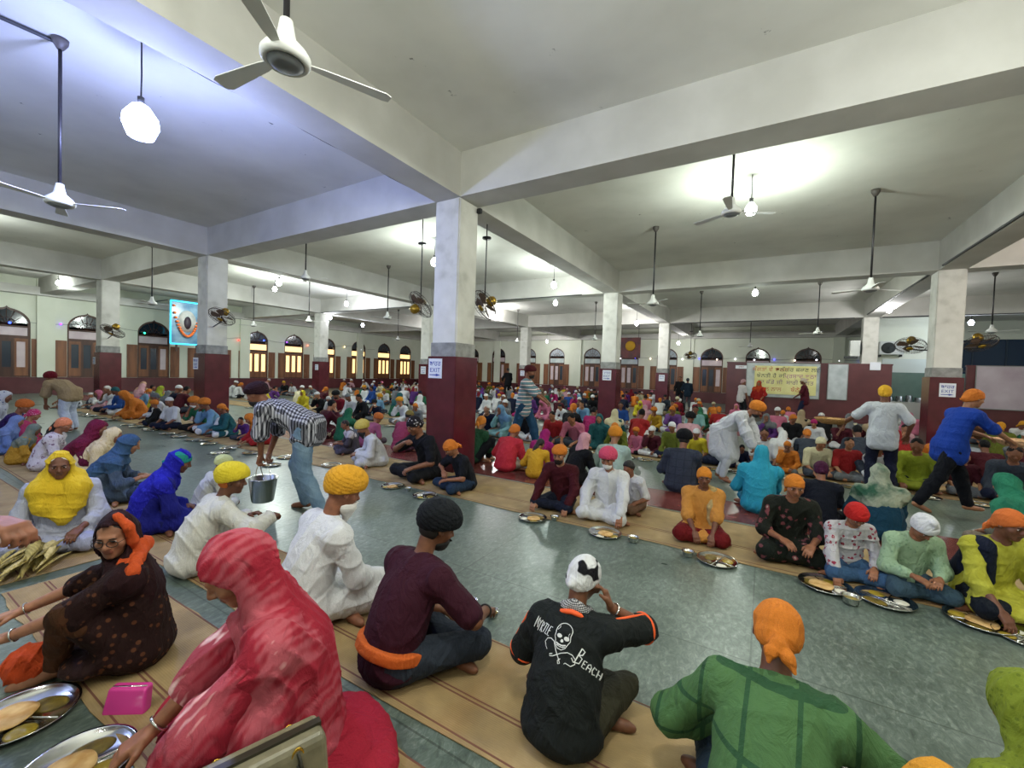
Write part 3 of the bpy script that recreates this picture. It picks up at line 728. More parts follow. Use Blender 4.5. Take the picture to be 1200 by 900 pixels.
b = MB(); b.box((XL-.35, YF-.3, 0), (XR+.3, YF, HS)); struct(b, 'wall_front', M_WALL)
b = MB(); b.box((XR, YF, 0), (XR+.3, YB+1.4, HS)); struct(b, 'wall_right', M_WALL)
# pilasters and a ledge on the walls
for x in (-26.5, -21.49, -13.48, -4.79, 3.91):
    b = MB(); b.box((x-.3, YB-.16, DZ), (x+.3, YB, HS)); struct(b, 'trim_2', M_WALL)
for y in (5.95, 14.95, 24.2):
    b = MB(); b.box((XL, y-.3, DZ), (XL+.16, y+.3, HS)); struct(b, 'trim_2', M_WALL)
b = MB(); b.box((XL, YB-.5, 4.60), (6.9, YB, 4.98)); struct(b, 'trim_3', M_BEAM)
b = MB(); b.box((XL, YF, 4.60), (XL+.5, YB, 4.98)); struct(b, 'trim_3', M_BEAM)
WOOD = mottled('teak_brown', '6b4026', '8a5836', 6, .45, .08, 5, sc3=(1, 1, .15))
WOODD = mottled('dark_teak', '3f2418', '54301f', 6, .45, .08, 5, sc3=(1, 1, .15))
NIGHT = plain('night_glass', '16222e', .08, spec=.7)
NIGHTG = plain('dusky_glass', '39414c', .12, spec=.7)
LIT = plain('lit_warm_pane', 'ffd9a0', .4, emit='ffcf8a', es=1.15)
CURT = mottled('pale_pane', 'c9b7bd', 'd8c9cc', 3, .5, .0)
CURTG = mottled('pale_grey_pane', 'b5c2c2', 'cfd8d6', 3, .5, .0)
def make_window(kind):
    """local x along the wall, y into the room's outside, z up; shutters folded flat against the wall"""
    w = 1.46; e = empty('window_1')
    A = arch(w, DZ, 3.28, 4.02); Bn = arch(w-.14, DZ+.07, 3.25, 3.93)
    MR = Matrix(((1, 0, 0, 0), (0, 0, 1, 0), (0, 1, 0, 0), (0, 0, 0, 1)))
    b = MB(); n = len(A); vs = []
    for q, y in ((A, .05), (Bn, .05), (Bn, .13), (A, .13)): vs += [(x, y, z) for x, z in q]
    fs = []
    for k in range(4):
        for i in range(n): j = (i+1) % n; a, c = k*n, ((k+1) % 4)*n; fs.append((a+i, a+j, c+j, c+i))
    b.add(vs, fs)
    b.box((-w/2+.05, .05, 2.55), (w/2-.05, .12, 2.68)); b.box((-w/2+.05, .05, 3.06), (w/2-.05, .12, 3.13))
    fr_ = b.build('window_frame', WOODD, e)
    g = MB(); g.poly([(x, z) for x, z in Bn if z > 3.05] + [], .09, .10, MR); 
    up = {'dark': NIGHT, 'lit': NIGHTG, 'grey': plain('misty_pane', '8d959b', .2)}[kind]
    g.build('arch_pane', up, e)
    g = MB()
    for i in range(-3, 4):
        a = i*.42; r = .60; g.tube([(0, .08, 3.13), (math.sin(a)*r*1.0, .08, 3.13+math.cos(a)*(.75 if abs(i) < 2 else .6)*r/.6*.95)], .011, 6)
    g.tube([(math.sin(a/10)*.3, .08, 3.13+math.cos(a/10)*.36) for a in range(-15, 16, 3)], .011, 6)
    g.build('fanlight_bars', WOODD, e)
    p = MB(); p.box((-w/2+.08, .09, 2.68), (w/2-.08, .10, 3.06)); p.build('transom_pane', LIT if kind == 'lit' else (CURTG if kind == 'grey' else CURT), e)
    # two door leaves, each with a tall pane
    for s in (-1, 0, 1):
        lf = MB(); x0 = -.235+s*.44; x1 = x0+.47
        lf.box((x0, .06, DZ+.02), (x0+.10, .11, 2.56)); lf.box((x1-.10, .06, DZ+.02), (x1, .11, 2.56)); lf.box((x0+.1, .06, DZ+.02), (x1-.1, .11, DZ+.46)); lf.box((x0+.1, .06, 2.40), (x1-.1, .11, 2.56))
        l = lf.build('casement', WOOD if s != 0 or kind == 'lit' else WOODD, e)
        q = MB(); q.box((x0+.10, .08, DZ+.46), (x1-.10, .09, 2.40))
        q.build('pane', (LIT if kind == 'lit' else (CURT if (s == 1) != (kind == 'grey') else NIGHTG)), l)
    for s in (-1, 1):
        q = MB(); x0 = s*(w/2+.24); q.box((x0-.22, -.05, DZ+.02), (x0+.22, -.005, 2.56)); q.box((x0-.17, -.062, DZ+.10), (x0+.17, -.05, 1.55)); q.box((x0-.17, -.062, 1.66), (x0+.17, -.05, 2.47))
        q.build('shutter', WOOD, e)
    return e
WP = {k: make_window(k) for k in ('dark', 'lit', 'grey')}
used = set()
def put_window(kind, loc, rz, i):
    o = WP[kind] if kind not in used else copy_tree(WP[kind]); used.add(kind)
    o.name = 'window_%d' % i; o.location = loc; o.rotation_euler = (0, 0, rz); o['kind'] = 'structure'
    o['label'] = {'dark': 'pointed-arch teak window with dark panes and open shutters', 'lit': 'pointed-arch teak window glowing with warm light', 'grey': 'pointed-arch window with grey panes'}[kind]
    return o
wi = 1
for y in LWC[:-1]:
    put_window('dark' if y < 14 else 'lit', (XL, y, 0), PI/2, wi); wi += 1
for x in BWC:
    put_window('grey' if x < -4.5 and x > -20 else 'dark', (x, YB, 0), 0, wi); wi += 1
# beyond the openings
b = MB(); b.box((XL-1.5, YF, 0), (XL-1.4, YB+1.5, HS)); struct(b, 'trim_4', plain('outer_dark', '1a2128', .9))
b = MB(); b.box((XL-1.4, YB+1.4, 0), (XR+.3, YB+1.5, HS)); struct(b, 'trim_4', plain('outer_dark', '1a2128', .9))
# the wide dark-blue arch at the right end of the back wall
pts = [(6.9, 0), (7.3, 0), (7.3, 2.9)]+[(7.3+(1-math.cos(t*PI/16))*2.6, 2.9+1.5*math.sin(t*PI/16)) for t in range(1, 9)]+[(12.3, 4.4), (12.6, 4.4), (12.6, HS), (6.9, HS)]
b = MB(); b.poly(pts, 0, .35, MBW); struct(b, 'wall_back', M_WALL)
b = MB(); b.box((7.3, YB+.2, 0), (12.6, YB+.24, 4.4)); o = struct(b, 'window_30', plain('navy_glass', '1d3550', .25, spec=.5))
b = MB()
for x in (8.6, 9.9, 11.2): b.box((x-.03, YB+.14, 0), (x+.03, YB+.2, 4.4))
b.box((7.3, YB+.14, 2.6), (12.6, YB+.2, 2.68)); b.build('window_frame', plain('navy_frame', '24384a', .5), o)

# columns
def column(ix, iy):
    x, y = CX[ix], CY[iy]; e = empty('column', (x, y, 0)); e['kind'] = 'structure'
    b = MB(); b.box((-CA, -CA, HM_), (CA, CA, HB), 0, .02); b.build('plaster_shaft', M_PL, e)
    b = MB(); b.box((-MA, -MA, 0), (MA, MA, HM_), 0, .008)
    for s in (-1, 1):
        b.box((-MA-.004, s*MA-.004*1, 0), (MA+.004, s*MA+.004, .16)); b.box((s*MA-.004, -MA-.004, 0), (s*MA+.004, MA+.004, .16))
    b.build('maroon_cladding', M_MAR, e)
    b = MB(); b.box((-CA-.012, -CA-.012, HM_), (CA+.012, CA+.012, HM_+.24), 0, .006); b.build('cement_collar', M_GREY, e)
    return e
for ix in range(4):
    for iy in range(4):
        if (ix, iy) in ((3, 0), (2, 0)): continue
        column(ix, iy)

# partition with noticeboards
PY = 23.6
def partition(x0, x1, z=2.62):
    b = MB(); b.box((x0, PY, 0), (x1, PY+.12, z)); b.box((x0, PY-.03, 0), (x1, PY+.15, .12)); b.box((x0-.02, PY-.02, z-.06), (x1+.02, PY+.14, z)); o = struct(b, 'wall_partition', M_MAR2); return o
partition(-1.62, 4.62); partition(6.86, 12.55)
SIL = mottled('silver_panel', '9aa3a6', 'c3c9ca', 2.5, .3, .05, 4)
def panel(name, x0, x1, z0, z1, mat, label, cat, parent_frame=True):
    b = MB(); b.box((x0, PY-.06, z0), (x1, PY-.031, z1)); o = b.build(name, mat); tag(o, label, cat)
    f = MB()
    for a, c in (((x0-.03, PY-.07, z0-.03), (x1+.03, PY-.031, z0)), ((x0-.03, PY-.07, z1), (x1+.03, PY-.031, z1+.03)), ((x0-.03, PY-.07, z0), (x0, PY-.031, z1)), ((x1, PY-.07, z0), (x1+.03, PY-.031, z1))): f.box(a, c)
    f.build('panel_frame', plain('alu_frame', '8b8f90', .35, .8), o); return o
panel('notice_board', -.74, 2.12, 1.0, 2.56, SIL, 'wide silver notice board with the yellow sign on it', 'board')
panel('metal_board', 2.46, 3.12, 1.02, 2.56, mottled('silver_panel_cool', 'a5adb0', 'c9cfd2', 2, .3, .05, 4), 'narrow silver panel on the maroon partition, right of the yellow sign', 'panel')
panel('pink_board', 7.12, 11.6, .95, 2.58, mottled('pink_panel', 'a897a2', 'bfb3bb', 1.2, .35, .03, 5), 'large pinkish glass board on the partition right of the pillar', 'board')
# yellow banner with painted lines of writing
b = MB(); b.box((-.42, PY-.085, 1.12), (2.02, PY-.065, 2.46)); yb = b.build('yellow_sign', mottled('yellow_sheet', 'd9d28c', 'e6e0a2', 3, .5, 0)); tag(yb, 'yellow sheet with lines of hand-painted lettering on the silver board', 'sign')
rows = [('ਸੰਗਤਾਂ ਦੇ ਚਰਨਾਂ', 'ਲੰਗਰ ਛਕਣ ਲਈ', 'c8643c', '30343c', 2.20), ('ਬੇਨਤੀ ਹੈ ਕਿ', 'ਪ੍ਰਸ਼ਾਦ ਝੂਠਾ', '30343c', 'a85a8c', 1.90), ('ਨਾ ਛੱਡੋ ਜੀ', 'ਸਾਰੀ ਸੰਗਤ', '7d5a78', '7d5a78', 1.60), ('ਨਾਲ ਨਾਲ', 'ਬੈਠੋ ਜੀ', 'b04a3a', 'c0392b', 1.27)]
for a, c, k1, k2, z in rows:
    for t, k, x in ((a, k1, .24), (c, k2, 1.40)):
        me = text_mesh(t, .25, ext=.002); me.materials.append(plain('paint_'+k, k, .5)); o = bpy.data.objects.new('lettering', me); link(o, yb)
        o.matrix_local = Matrix.Translation((x, PY-.087, z)) @ Matrix.Rotation(PI/2, 4, 'X')
def paper(x, z, w, h, label, face='-Y', pos=None, lines=(('', .05),), mat=None, name='notice', ink='2b3a8c', arrow=False):
    """a small sign: white sheet, lettering and arrow as its parts; local x to the right, z up, facing -y"""
    e = empty(name, pos or (x, PY-.045, z)); tag(e, label, 'sign')
    b = MB(); b.box((-w/2, -.006, -h/2), (w/2, .0, h/2)); b.build('sign_plate', mat or plain('white_sheet', 'dcdfe6', .4), e)
    for t, s, dz in lines:
        if not t: continue
        me = text_mesh(t, s, ext=.001, offset=s*.004); me.materials.append(plain('ink_'+ink, ink, .5)); o = bpy.data.objects.new('lettering', me); link(o, e)
        wd = max(v.co.x for v in me.vertices)-min(v.co.x for v in me.vertices); k = min(1, w*.88/wd)
        o.matrix_local = Matrix.Translation((0, -.008, dz)) @ Matrix.Rotation(PI/2, 4, 'X') @ Matrix.Diagonal((k, 1, 1, 1))
    if arrow:
        b = MB(); MR = Matrix(((1, 0, 0, 0), (0, 0, 1, -.009), (0, 1, 0, 0), (0, 0, 0, 1)))
        b.poly([(-w*.4, -h*.335-.007), (w*.08, -h*.335-.010), (w*.08, -h*.335-.024), (w*.4, -h*.335), (w*.08, -h*.335+.024), (w*.08, -h*.335+.010), (-w*.4, -h*.335+.007)], 0, .002, MR); b.build('arrow', plain('ink_'+ink, ink, .5), e)
    return e
LN = lambda s: (('ਬਾਹਰ', .115*s, .045*s), ('EXIT', .105*s, -.065*s))
def exit_sign(ix, iy, xo, z, s, label, arrow=True):
    e = paper(0, 0, .30*s, .34*s, label, pos=(CX[ix]+xo, CY[iy]-MA-.002, z), lines=LN(s), name='exit_sign', ink='223a9a', arrow=arrow); return e
exit_sign(2, 1, -.13, 1.77, 1.0, 'white and blue EXIT sign with arrow on the big maroon pillar in the middle')
exit_sign(2, 2, -.02, 1.75, 1.05, 'EXIT sign on the second pillar behind the central one')
exit_sign(2, 3, .0, 1.7, 1.0, 'small white EXIT notice on the slim pillar left of the dark doorway', False)
exit_sign(1, 2, -.02, 1.7, 1.0, 'EXIT notice on the narrow pillar just left of the central pillar')
exit_sign(1, 3, .0, 1.7, 1.0, 'far EXIT notice on the pillar above the white-capped crowd')
exit_sign(0, 2, .1, 1.66, .9, 'tiny EXIT notice on the far pillar before the lit windows')
exit_sign(3, 2, .02, 1.66, 1.0, 'EXIT sign on the right-hand maroon pillar', True)
e = exit_sign(1, 1, -.2, 1.70, .95, 'EXIT sign on the left pillar beside the framed portrait'); 
e = exit_sign(0, 1, -.25, 1.66, .8, 'EXIT sign on the leftmost pillar near the windows')
paper(-1.0, 2.37, .5, .16, 'small white strip notice at the left end of the partition', lines=(('ਸੂਚਨਾ', .1, -.03),), ink='a05a5a')
paper(4.05, 2.52, .36, .34, 'small blank-looking white card high on the partition beside the doorway', lines=(('', .1, 0),), name='paper_card')
paper(8.2, 2.18, .78, .52, 'white notice with a line of writing on the pink board', lines=(('ਕਿਰਪਾ ਕਰਕੇ ਧਿਆਨ ਦਿਓ', .1, .10), ('PLEASE KEEP CLEAN', .09, -.03), ('ਧੰਨਵਾਦ', .09, -.18)), ink='7d6a86')
# service hatch beyond the doorway
b = MB(); b.box((4.9, 27.0, 0), (8.9, 27.1, 2.35)); struct(b, 'wall_service', mottled('green_panel', '4f6a62', '5e7a70', 1.5, .3, .02, 3))
b = MB(); b.box((4.9, 27.0, 2.35), (7.2, 27.1, 3.0)); struct(b, 'wall_service', plain('pale_panel', 'c9d4cf', .5))
b = MB(); b.box((4.95, 26.2, 0), (6.75, 26.95, .92)); b.box((4.9, 26.15, .92), (6.8, 26.98, .97)); o = b.build('counter', steel('dull_steel', 'a9adae', .35)); tag(o, 'steel counter in the doorway beyond the partition', 'counter')
for i in range(5):
    b = MB(); r = .13+.02*(i % 2); b.lathe([(.0, 0), (r*.8, 0), (r, .03), (r, .2+.05*(i % 3)), (r+.015, .205+.05*(i % 3)), (r-.01, .20+.05*(i % 3)), (r-.02, .03), (0, .02)], 20)
    o = b.build('steel_pot', steel(), loc=(5.15+i*.34, 26.5, .97)); tag(o, 'steel pot standing on the counter beyond the partition', 'pot', 'steel pots on the counter')
# air conditioner
def ac(x, y, z, label, w=.95, h=.66, rz=0):
    e = empty('air_conditioner', (x, y, z), rz); tag(e, label, 'air conditioner')
    b = MB(); b.box((-w/2, -.18, -h/2), (w/2, .18, h/2), 0, .02); b.build('casing', plain('ac_white', 'c9ccc6', .5), e)
    b = MB(); c = (-.13*w/.95, -.19, 0)
    MX = Matrix.Rotation(PI/2, 4, 'X')
    for r in (.27, .22, .17, .12, .07): b.tube([(c[0]+r*math.cos(a*PI/12), -.195, r*math.sin(a*PI/12)) for a in range(24)], .006, 6, closed=True)
    for k in range(8): a = k*PI/8; b.tube([(c[0]-.27*math.cos(a), -.193, -.27*math.sin(a)), (c[0]+.27*math.cos(a), -.193, .27*math.sin(a))], .005, 6)
    b.build('fan_grille', plain('ac_dark', '2c3030', .6), e)
    b = MB(); b.lathe([(.0, -.184), (.28, -.184), (.28, -.181)], 32, M=MX.inverted() @ Matrix.Identity(4)); 
    b = MB(); b.lathe([(0, .182), (.28, .182), (.28, .176), (0, .176)], 32, M=MX, c=(c[0], 0, 0)); b.build('fan_opening', plain('ac_dark2', '4c5250', .7), e)
    b = MB(); b.box((-w/2+.05, -.1, -h/2-.10), (-w/2+.1, .35, -h/2)); b.box((w/2-.1, -.1, -h/2-.1), (w/2-.05, .35, -h/2)); b.build('bracket', plain('ac_dark', '2c3030', .6), e); return e
p = aty(1044, 408, 28.0); ac(p.x, 28.0, p.z, 'white air-conditioner unit mounted high beyond the partition doorway')
b = MB(); b.box((4.6, 28.35, 2.4), (7.2, 28.5, HS)); struct(b, 'wall_service', M_WALL)
p = aty(1003, 408, 23.8); ac(p.x, 24.1, p.z, 'second air-conditioner unit seen edge-on left of the far pillar', .35, .7, PI/2)

# framed portrait with a garland and a cyan light tube frame (left wall)
p0 = atx(201, 353, XL+2.4); p1 = atx(236, 400, XL+2.4)
X_ = XL+2.4; W_ = p1.y-p0.y; Z0 = 2.72; Z1 = p0.z
e = empty('framed_portrait', (X_, (p0.y+p1.y)/2, (Z0+Z1)/2), PI/2); tag(e, 'framed portrait with blue light border and orange garland on the left wall', 'picture')
hh = (Z1-Z0)/2; hw = W_/2
b = MB(); b.box((-hw, -.03, -hh), (hw, .03, hh)); b.build('picture_panel', mottled('portrait_ground', '35688c', '7f9db0', 1.6, .3, 0, 3), e)
b = MB(); b.lathe([(0, .0), (.42, .0), (.42, -.012), (0, -.012)], 32, M=Matrix.Rotation(PI/2, 4, 'X') @ Matrix.Diagonal((1, 1.4, 1, 1)), c=(0, -.046, .1)); b.build('painted_figure', mottled('figure_grey', '9ba0a0', 'b9b6b0', 4, .5, 0, 3), e)
b = MB(); b.lathe([(0, .0), (.17, .0), (.17, -.01), (0, -.01)], 32, M=Matrix.Rotation(PI/2, 4, 'X') @ Matrix.Diagonal((1, 2.0, 1, 1)), c=(.02, -.062, .02)); b.build('painted_robe', plain('figure_dark', '2a1f2c', .6), e)
b = MB()
for a, c in (((-hw-.05, -hh-.05), (hw+.05, -hh-.05)), ((hw+.05, -hh-.05), (hw+.05, hh+.05)), ((hw+.05, hh+.05), (-hw-.05, hh+.05)), ((-hw-.05, hh+.05), (-hw-.05, -hh-.05))): b.tube([(a[0], -.05, a[1]), (c[0], -.05, c[1])], .04, 8)
b.build('light_border', plain('cyan_tube', '40c8f0', .4, emit='38c4f4', es=1.3), e)
b = MB()
for i in range(25):
    t = i/24; x = -hw*.9+t*hw*1.8; z = hh*.8-(1-(2*t-1)**2)**.8*hh*1.45
    b.lathe([(0, -.07), (.06, -.04), (.08, 0), (.06, .04), (0, .07)], 10, c=(x, -.10, z))
b.build('garland', mottled('marigold', 'd9552a', 'f08a3a', 18, .8, .3), e)
b = MB(); b.box((-.5, -.05, -hh-.45), (-.44, .05, -hh-.05)); b.box((.44, -.05, -hh-.45), (.5, .05, -hh-.05)); b.build('bracket', WOODD, e)
b = MB(); b.box((-.9, .0, hh+.02), (-.86, 2.3, hh+.06)); b.box((.86, .0, hh+.02), (.9, 2.3, hh+.06)); b.build('stay_rod', plain('rod_dark', '3a3a3a', .5), e)
# small red picture with a yellow lamp, far back right of second pillar
p = aty(738, 408, 30); e = empty('framed_picture', (p.x, 30, p.z)); tag(e, 'red framed picture hung beside the second pillar', 'picture')
b = MB(); b.box((-.75, -.03, -.7), (.75, .03, .75)); b.build('picture_panel', mottled('red_picture', '4a1c22', '7c2d28', 2, .4, 0), e)
b = MB(); b.lathe([(0, .1), (.3, .08), (.36, 0), (.3, -.08), (0, -.1)], 20, M=Matrix.Rotation(PI/2, 4, 'X'), c=(.05, -.06, .15)); b.build('flower_garland', plain('marigold_y', 'd9a52c', .7), e)
b = MB(); b.tube([(-.6, 0, .75), (-.6, 0, 2.3)], .012); b.tube([(.6, 0, .75), (.6, 0, 1.9)], .012); b.build('hanging_rod', plain('rod_dark', '3a3a3a', .5), e)

# string of little coloured lights along the left and back walls
cs = ['ff3a30', '3a55ff', '7a3aff', 'ff6a50', '30e0a0', 'ffe0a0', 'f0f0ff']
for k in range(14):
    b = MB(); b.lathe([(0, -.05), (.035, -.035), (.05, 0), (.035, .035), (0, .05)], 10)
    c = cs[k % 7]; y = 3.2+k*1.62; o = b.build('fairy_light', plain('fairy_'+c, c, .4, emit=c, es=4), loc=(XL+.12, y, 3.35-.12*math.sin((k % 3)*PI/2)))
    tag(o, 'tiny coloured bulb on the string along the left wall', 'light', 'string lights on the left wall')
for k in range(16):
    b = MB(); b.lathe([(0, -.05), (.035, -.035), (.05, 0), (.035, .035), (0, .05)], 10)
    c = ['f4f4ff', 'f4f4ff', '4a4aff', 'ffe8d0'][k % 4]; o = b.build('fairy_light', plain('fairy_'+c, c, .4, emit=c, es=4), loc=(-11+k*1.15, YB-.12, 3.17-.05*(k % 2)))
    tag(o, 'tiny bulb on the string along the back wall', 'light', 'string lights on the back wall')
for pts, lb in (([(XL+.12, 1+i*.8, 3.38-.1*math.sin(i*1.3)) for i in range(32)], 'thin wire of small bulbs along the left wall'), ([(-12+i*.8, YB-.12, 3.20-.05*math.sin(i*1.3)) for i in range(24)], 'thin wire of small bulbs along the back wall')):
    b = MB(); b.tube(pts, .008, 5); tag(b.build('light_wire', plain('wire_dark', '30323a', .6)), lb, 'wire')

# ------------------------------------------------------------------ ceiling fans
WF = plain('fan_white', 'dcdcd8', .4); RODM = plain('rod_bronze', '2f2d30', .4, .4); GRL = plain('fan_grey', '6f7274', .5)
def make_fan():
    e = empty('ceiling_fan')
    b = MB(); b.lathe([(0, 5.41-3.56+.0), (.075, 1.85), (.07, 1.80), (.03, 1.73), (0, 1.73)], 20); b.build('canopy', plain('canopy_dark', '5a5450', .5), e)
    b = MB(); b.tube([(0, 0, .16), (0, 0, 1.8)], .018, 10); b.build('down_rod', RODM, e)
    b = MB(); b.lathe([(0, .20), (.035, .20), (.045, .14), (.055, .09), (.115, .03), (.135, .0), (.135, -.03), (.115, -.05), (.105, -.045), (.0, -.045)], 28); b.build('motor_housing', WF, e)
    b = MB(); b.lathe([(0, -.075), (.06, -.07), (.10, -.05), (.10, -.044), (0, -.044)], 24); b.build('bottom_cover', GRL, e)
    for k in range(3):
        a = k*2*PI/3+.5; M = Matrix.Rotation(a, 4, 'Z') @ Matrix.Rotation(RAD(9), 4, 'X'); b = MB()
        b.poly([(.11, -.02), (.2, -.035), (.58, -.058), (.62, -.035), (.62, .045), (.58, .058), (.2, .035), (.11, .02)], -.004, .002, Matrix.Rotation(a, 4, 'Z') @ Matrix.Translation((0, 0, -.01)) @ Matrix.Rotation(RAD(8), 4, 'X'))
        b.build('blade', WF, e)
    return e
FANS = [(335, 65), (70, 236), (297, 381), (362, 376), (454, 372), (765, 355), (1020, 338), (857, 248), (820, 393), (958, 390), (1162, 388), (358, 325), (880, 383), (697, 397), (178, 355), (606, 400), (985/4+220, 290+430/4.0)]
def hubat(u, v, z=3.56): return atz(u, v, z)
f0 = make_fan(); fl = []
def add_fan(x, y, z, label, first=[True]):
    o = f0 if first[0] else copy_tree(f0); first[0] = False
    o.location = (x, y, z); o.rotation_euler = (0, 0, random.random()*2); tag(o, label, 'fan', 'ceiling fans'); fl.append((x, y)); return o
desc = ['nearest ceiling fan hanging at the top of the picture', 'ceiling fan on a long rod in the bluish bay at far left', 'ceiling fan on a thin rod between the left pillar and the lit windows', 'lower ceiling fan in front of the lit windows, right of the left pillar',
        'ceiling fan left of the central pillar', 'ceiling fan above the second pillar', 'ceiling fan on a long rod in the right bay', 'ceiling fan beside the bright bulb right of the central pillar',
        'small ceiling fan before the dark arched window', 'small ceiling fan above the yellow sign', 'ceiling fan at the right edge past the right pillar', 'ceiling fan against the white beam left of the central pillar', 'tiny low ceiling fan above the partition',
        'far ceiling fan left of the second pillar', 'far ceiling fan left of the left pillar', 'far ceiling fan between the two middle pillars', 'far ceiling fan near the last lit window']
for (u, v), d in zip(FANS, desc):
    p = atz(u, v, 3.56)
    if (u, v) == (880, 383): p = aty(u, v, 28)
    if p.y > 30 or p.x < XL+1.2: p = aty(u, v, 28.5) if u > 560 else atx(u, v, -26)
    if (u, v) in ((857, 248), (358, 325)):
        p = aty(u, v, 7.0 if u == 857 else 7.4); n0 = len(bpy.data.objects); o = make_fan(); o.location = p; tag(o, d, 'fan', 'ceiling fans')
        L = HS-p.z
        for ch in o.children:
            if ch.name.startswith('down_rod'): ch.scale = (1, 1, (L-.1)/1.8); 
            if ch.name.startswith('canopy'): ch.location.z = L-1.85
        continue
    add_fan(p.x, p.y, min(max(p.z, 3.4), 3.7), d)

# caged wall fans on rods
def cage_fan(u, v, Y, yaw, pit, label, rod=True, s=1.0, X=None):
    p = aty(u, v, Y) if X is None else atx(u, v, X)
    e = empty('cage_fan', p); tag(e, label, 'fan')
    M = Matrix.Rotation(yaw, 4, 'Z') @ Matrix.Rotation(pit, 4, 'X')     # disc normal = local -y
    gold = plain('brass_gold', 'a8862c', .3, .7); dk = plain('cage_dark', '4a423c', .4, .5); bl = plain('fan_brown', '6a5444', .5)
    def B(b, name, m):
        o = b.build(name, m, e); o.matrix_local = M @ Matrix.Scale(s, 4); return o
    b = MB()
    for y, r in ((-.07, .30), (0, .33), (.07, .30)): b.tube([(r*math.cos(a*PI/16), y, r*math.sin(a*PI/16)) for a in range(32)], .009 if y == 0 else .004, 6, closed=True)
    for k in range(36):
        a = k*PI/18; c, q = math.cos(a), math.sin(a); b.tube([(.05*c, -.10, .05*q), (.2*c, -.095, .2*q), (.31*c, -.06, .31*q), (.33*c, 0, .33*q), (.31*c, .06, .31*q), (.12*c, .09, .12*q)], .0028, 4)
    B(b, 'wire_cage', dk)
    b = MB(); b.lathe([(0, -.13), (.06, -.12), (.075, -.1), (0, -.1)], 20, M=Matrix.Rotation(-PI/2, 4, 'X')); B(b, 'badge', gold)
    b = MB(); b.lathe([(0, .08), (.085, .09), (.10, .13), (.10, .2), (.07, .26), (0, .28)], 24, M=Matrix.Rotation(-PI/2, 4, 'X')); B(b, 'motor', gold)
    for k in range(4):
        b = MB(); R = Matrix.Rotation(k*PI/2+.4, 4, 'Y') @ Matrix.Rotation(RAD(20), 4, 'X')
        b.poly([(.04, -.03), (.14, -.09), (.26, -.10), (.29, 0), (.26, .07), (.14, .05), (.04, .03)], -.003, .003, R @ Matrix(((1, 0, 0, 0), (0, 0, 1, 0), (0, 1, 0, 0), (0, 0, 0, 1)))); B(b, 'blade', bl)
    if rod:
        b = MB(); b.tube([(0, 0, .1), (0, 0, HS-p.z)], .012, 8); b.lathe([(0, 0), (.09, 0), (.09, -.03), (0, -.03)], 16, c=(0, 0, min(1.35, HS-p.z))); o = b.build('hanging_rod', RODM, e)
    else:
        b = MB(); cx = min(CX, key=lambda a: abs(a-p.x)); cy = min(CY, key=lambda a: abs(a-p.y)); dx, dy = cx-p.x, cy-p.y; k = 1-(CA-.03)/max(abs(dx), abs(dy)); b.tube([(0, 0, 0), (dx*.1, dy*.1, -.12), (dx*k, dy*k, -.14)], .018, 8); b.build('wall_arm', RODM, e)
    return e
cage_fan(568, 358, 7.0, RAD(-30), RAD(35), 'caged fan with golden hub hanging just right of the central pillar')
rod_dir = (.35, 0)
cage_fan(493, 357, 7.0, RAD(150), RAD(-40), 'dark caged fan tilted down behind the left edge of the central pillar')
cage_fan(260, 371, 5.3, RAD(20), RAD(55), 'caged fan at the right edge of the left pillar', s=.9, rod=False)
cage_fan(132, 388, 5.2, RAD(10), RAD(60), 'small caged fan on the leftmost pillar', rod=False)
cage_fan(1067, 405, 15.4, RAD(-20), RAD(60), 'caged fan with a yellow hub left of the right pillar', s=1.0, rod=False)
cage_fan(1149, 402, 15.3, RAD(20), RAD(60), 'caged fan with a yellow hub right of the right pillar', s=1.0, rod=False)
cage_fan(603, 376, 24.6, RAD(10), RAD(60), 'greenish far caged fan above the crowd left of a back pillar', s=1.1)
cage_fan(809, 417, 25, RAD(10), RAD(60), 'tiny far caged fan between two back pillars', s=1.0)

# ------------------------------------------------------------------ bulbs and light
LAMPS = [  # u, v, z, colour, power, label
    (165, 143, 4.4, 'a8b8ff', 200, 'large glaring bulb hanging in the bluish left bay'),
    (509, 307, 4.75, 'eaf6ee', 150, 'bright bulb behind the left edge of the central pillar'),
    (880, 245, 4.8, 'f2fff2', 140, 'bright bulb beside the fan in the right bay'),
    (327, 331, 4.75, 'eefaf2', 130, 'bulb above the lit windows beyond the left pillar'),
    (406, 356, 4.75, 'eef4ff', 130, 'bulb left of the central pillar, upper of a far trio'),
    (387, 372, 4.5, 'eef4ff', 80, 'bulb low on the far left wall side'),
    (425, 381, 4.5, 'eef4ff', 80, 'far bulb just before the last lit windows'),
    (649, 334, 4.7, 'f4fff8', 120, 'round bulb hanging right of the pink beam'),
    (651, 355, 4.8, 'eafff4', 120, 'bulb under the beam left of the second pillar'),
    (641, 400, 4.3, 'ffffff', 110, 'far bulb in the glare over the back wall'),
    (746, 379, 4.5, 'ffffff', 110, 'round bulb right of the second pillar'),
    (795, 402, 4.1, 'ffffff', 70, 'far bulb above the dark-clothed standing pair'),
    (885, 343, 4.8, 'f2fff2', 130, 'bulb in the middle of the bay over the yellow sign'),
    (1042, 363, 4.6, 'ffffff', 120, 'bulb left of the right pillar under the beam'),
    (1138, 378, 4.55, 'e6f0ff', 110, 'bulb at the right edge in front of the navy arch'),
]
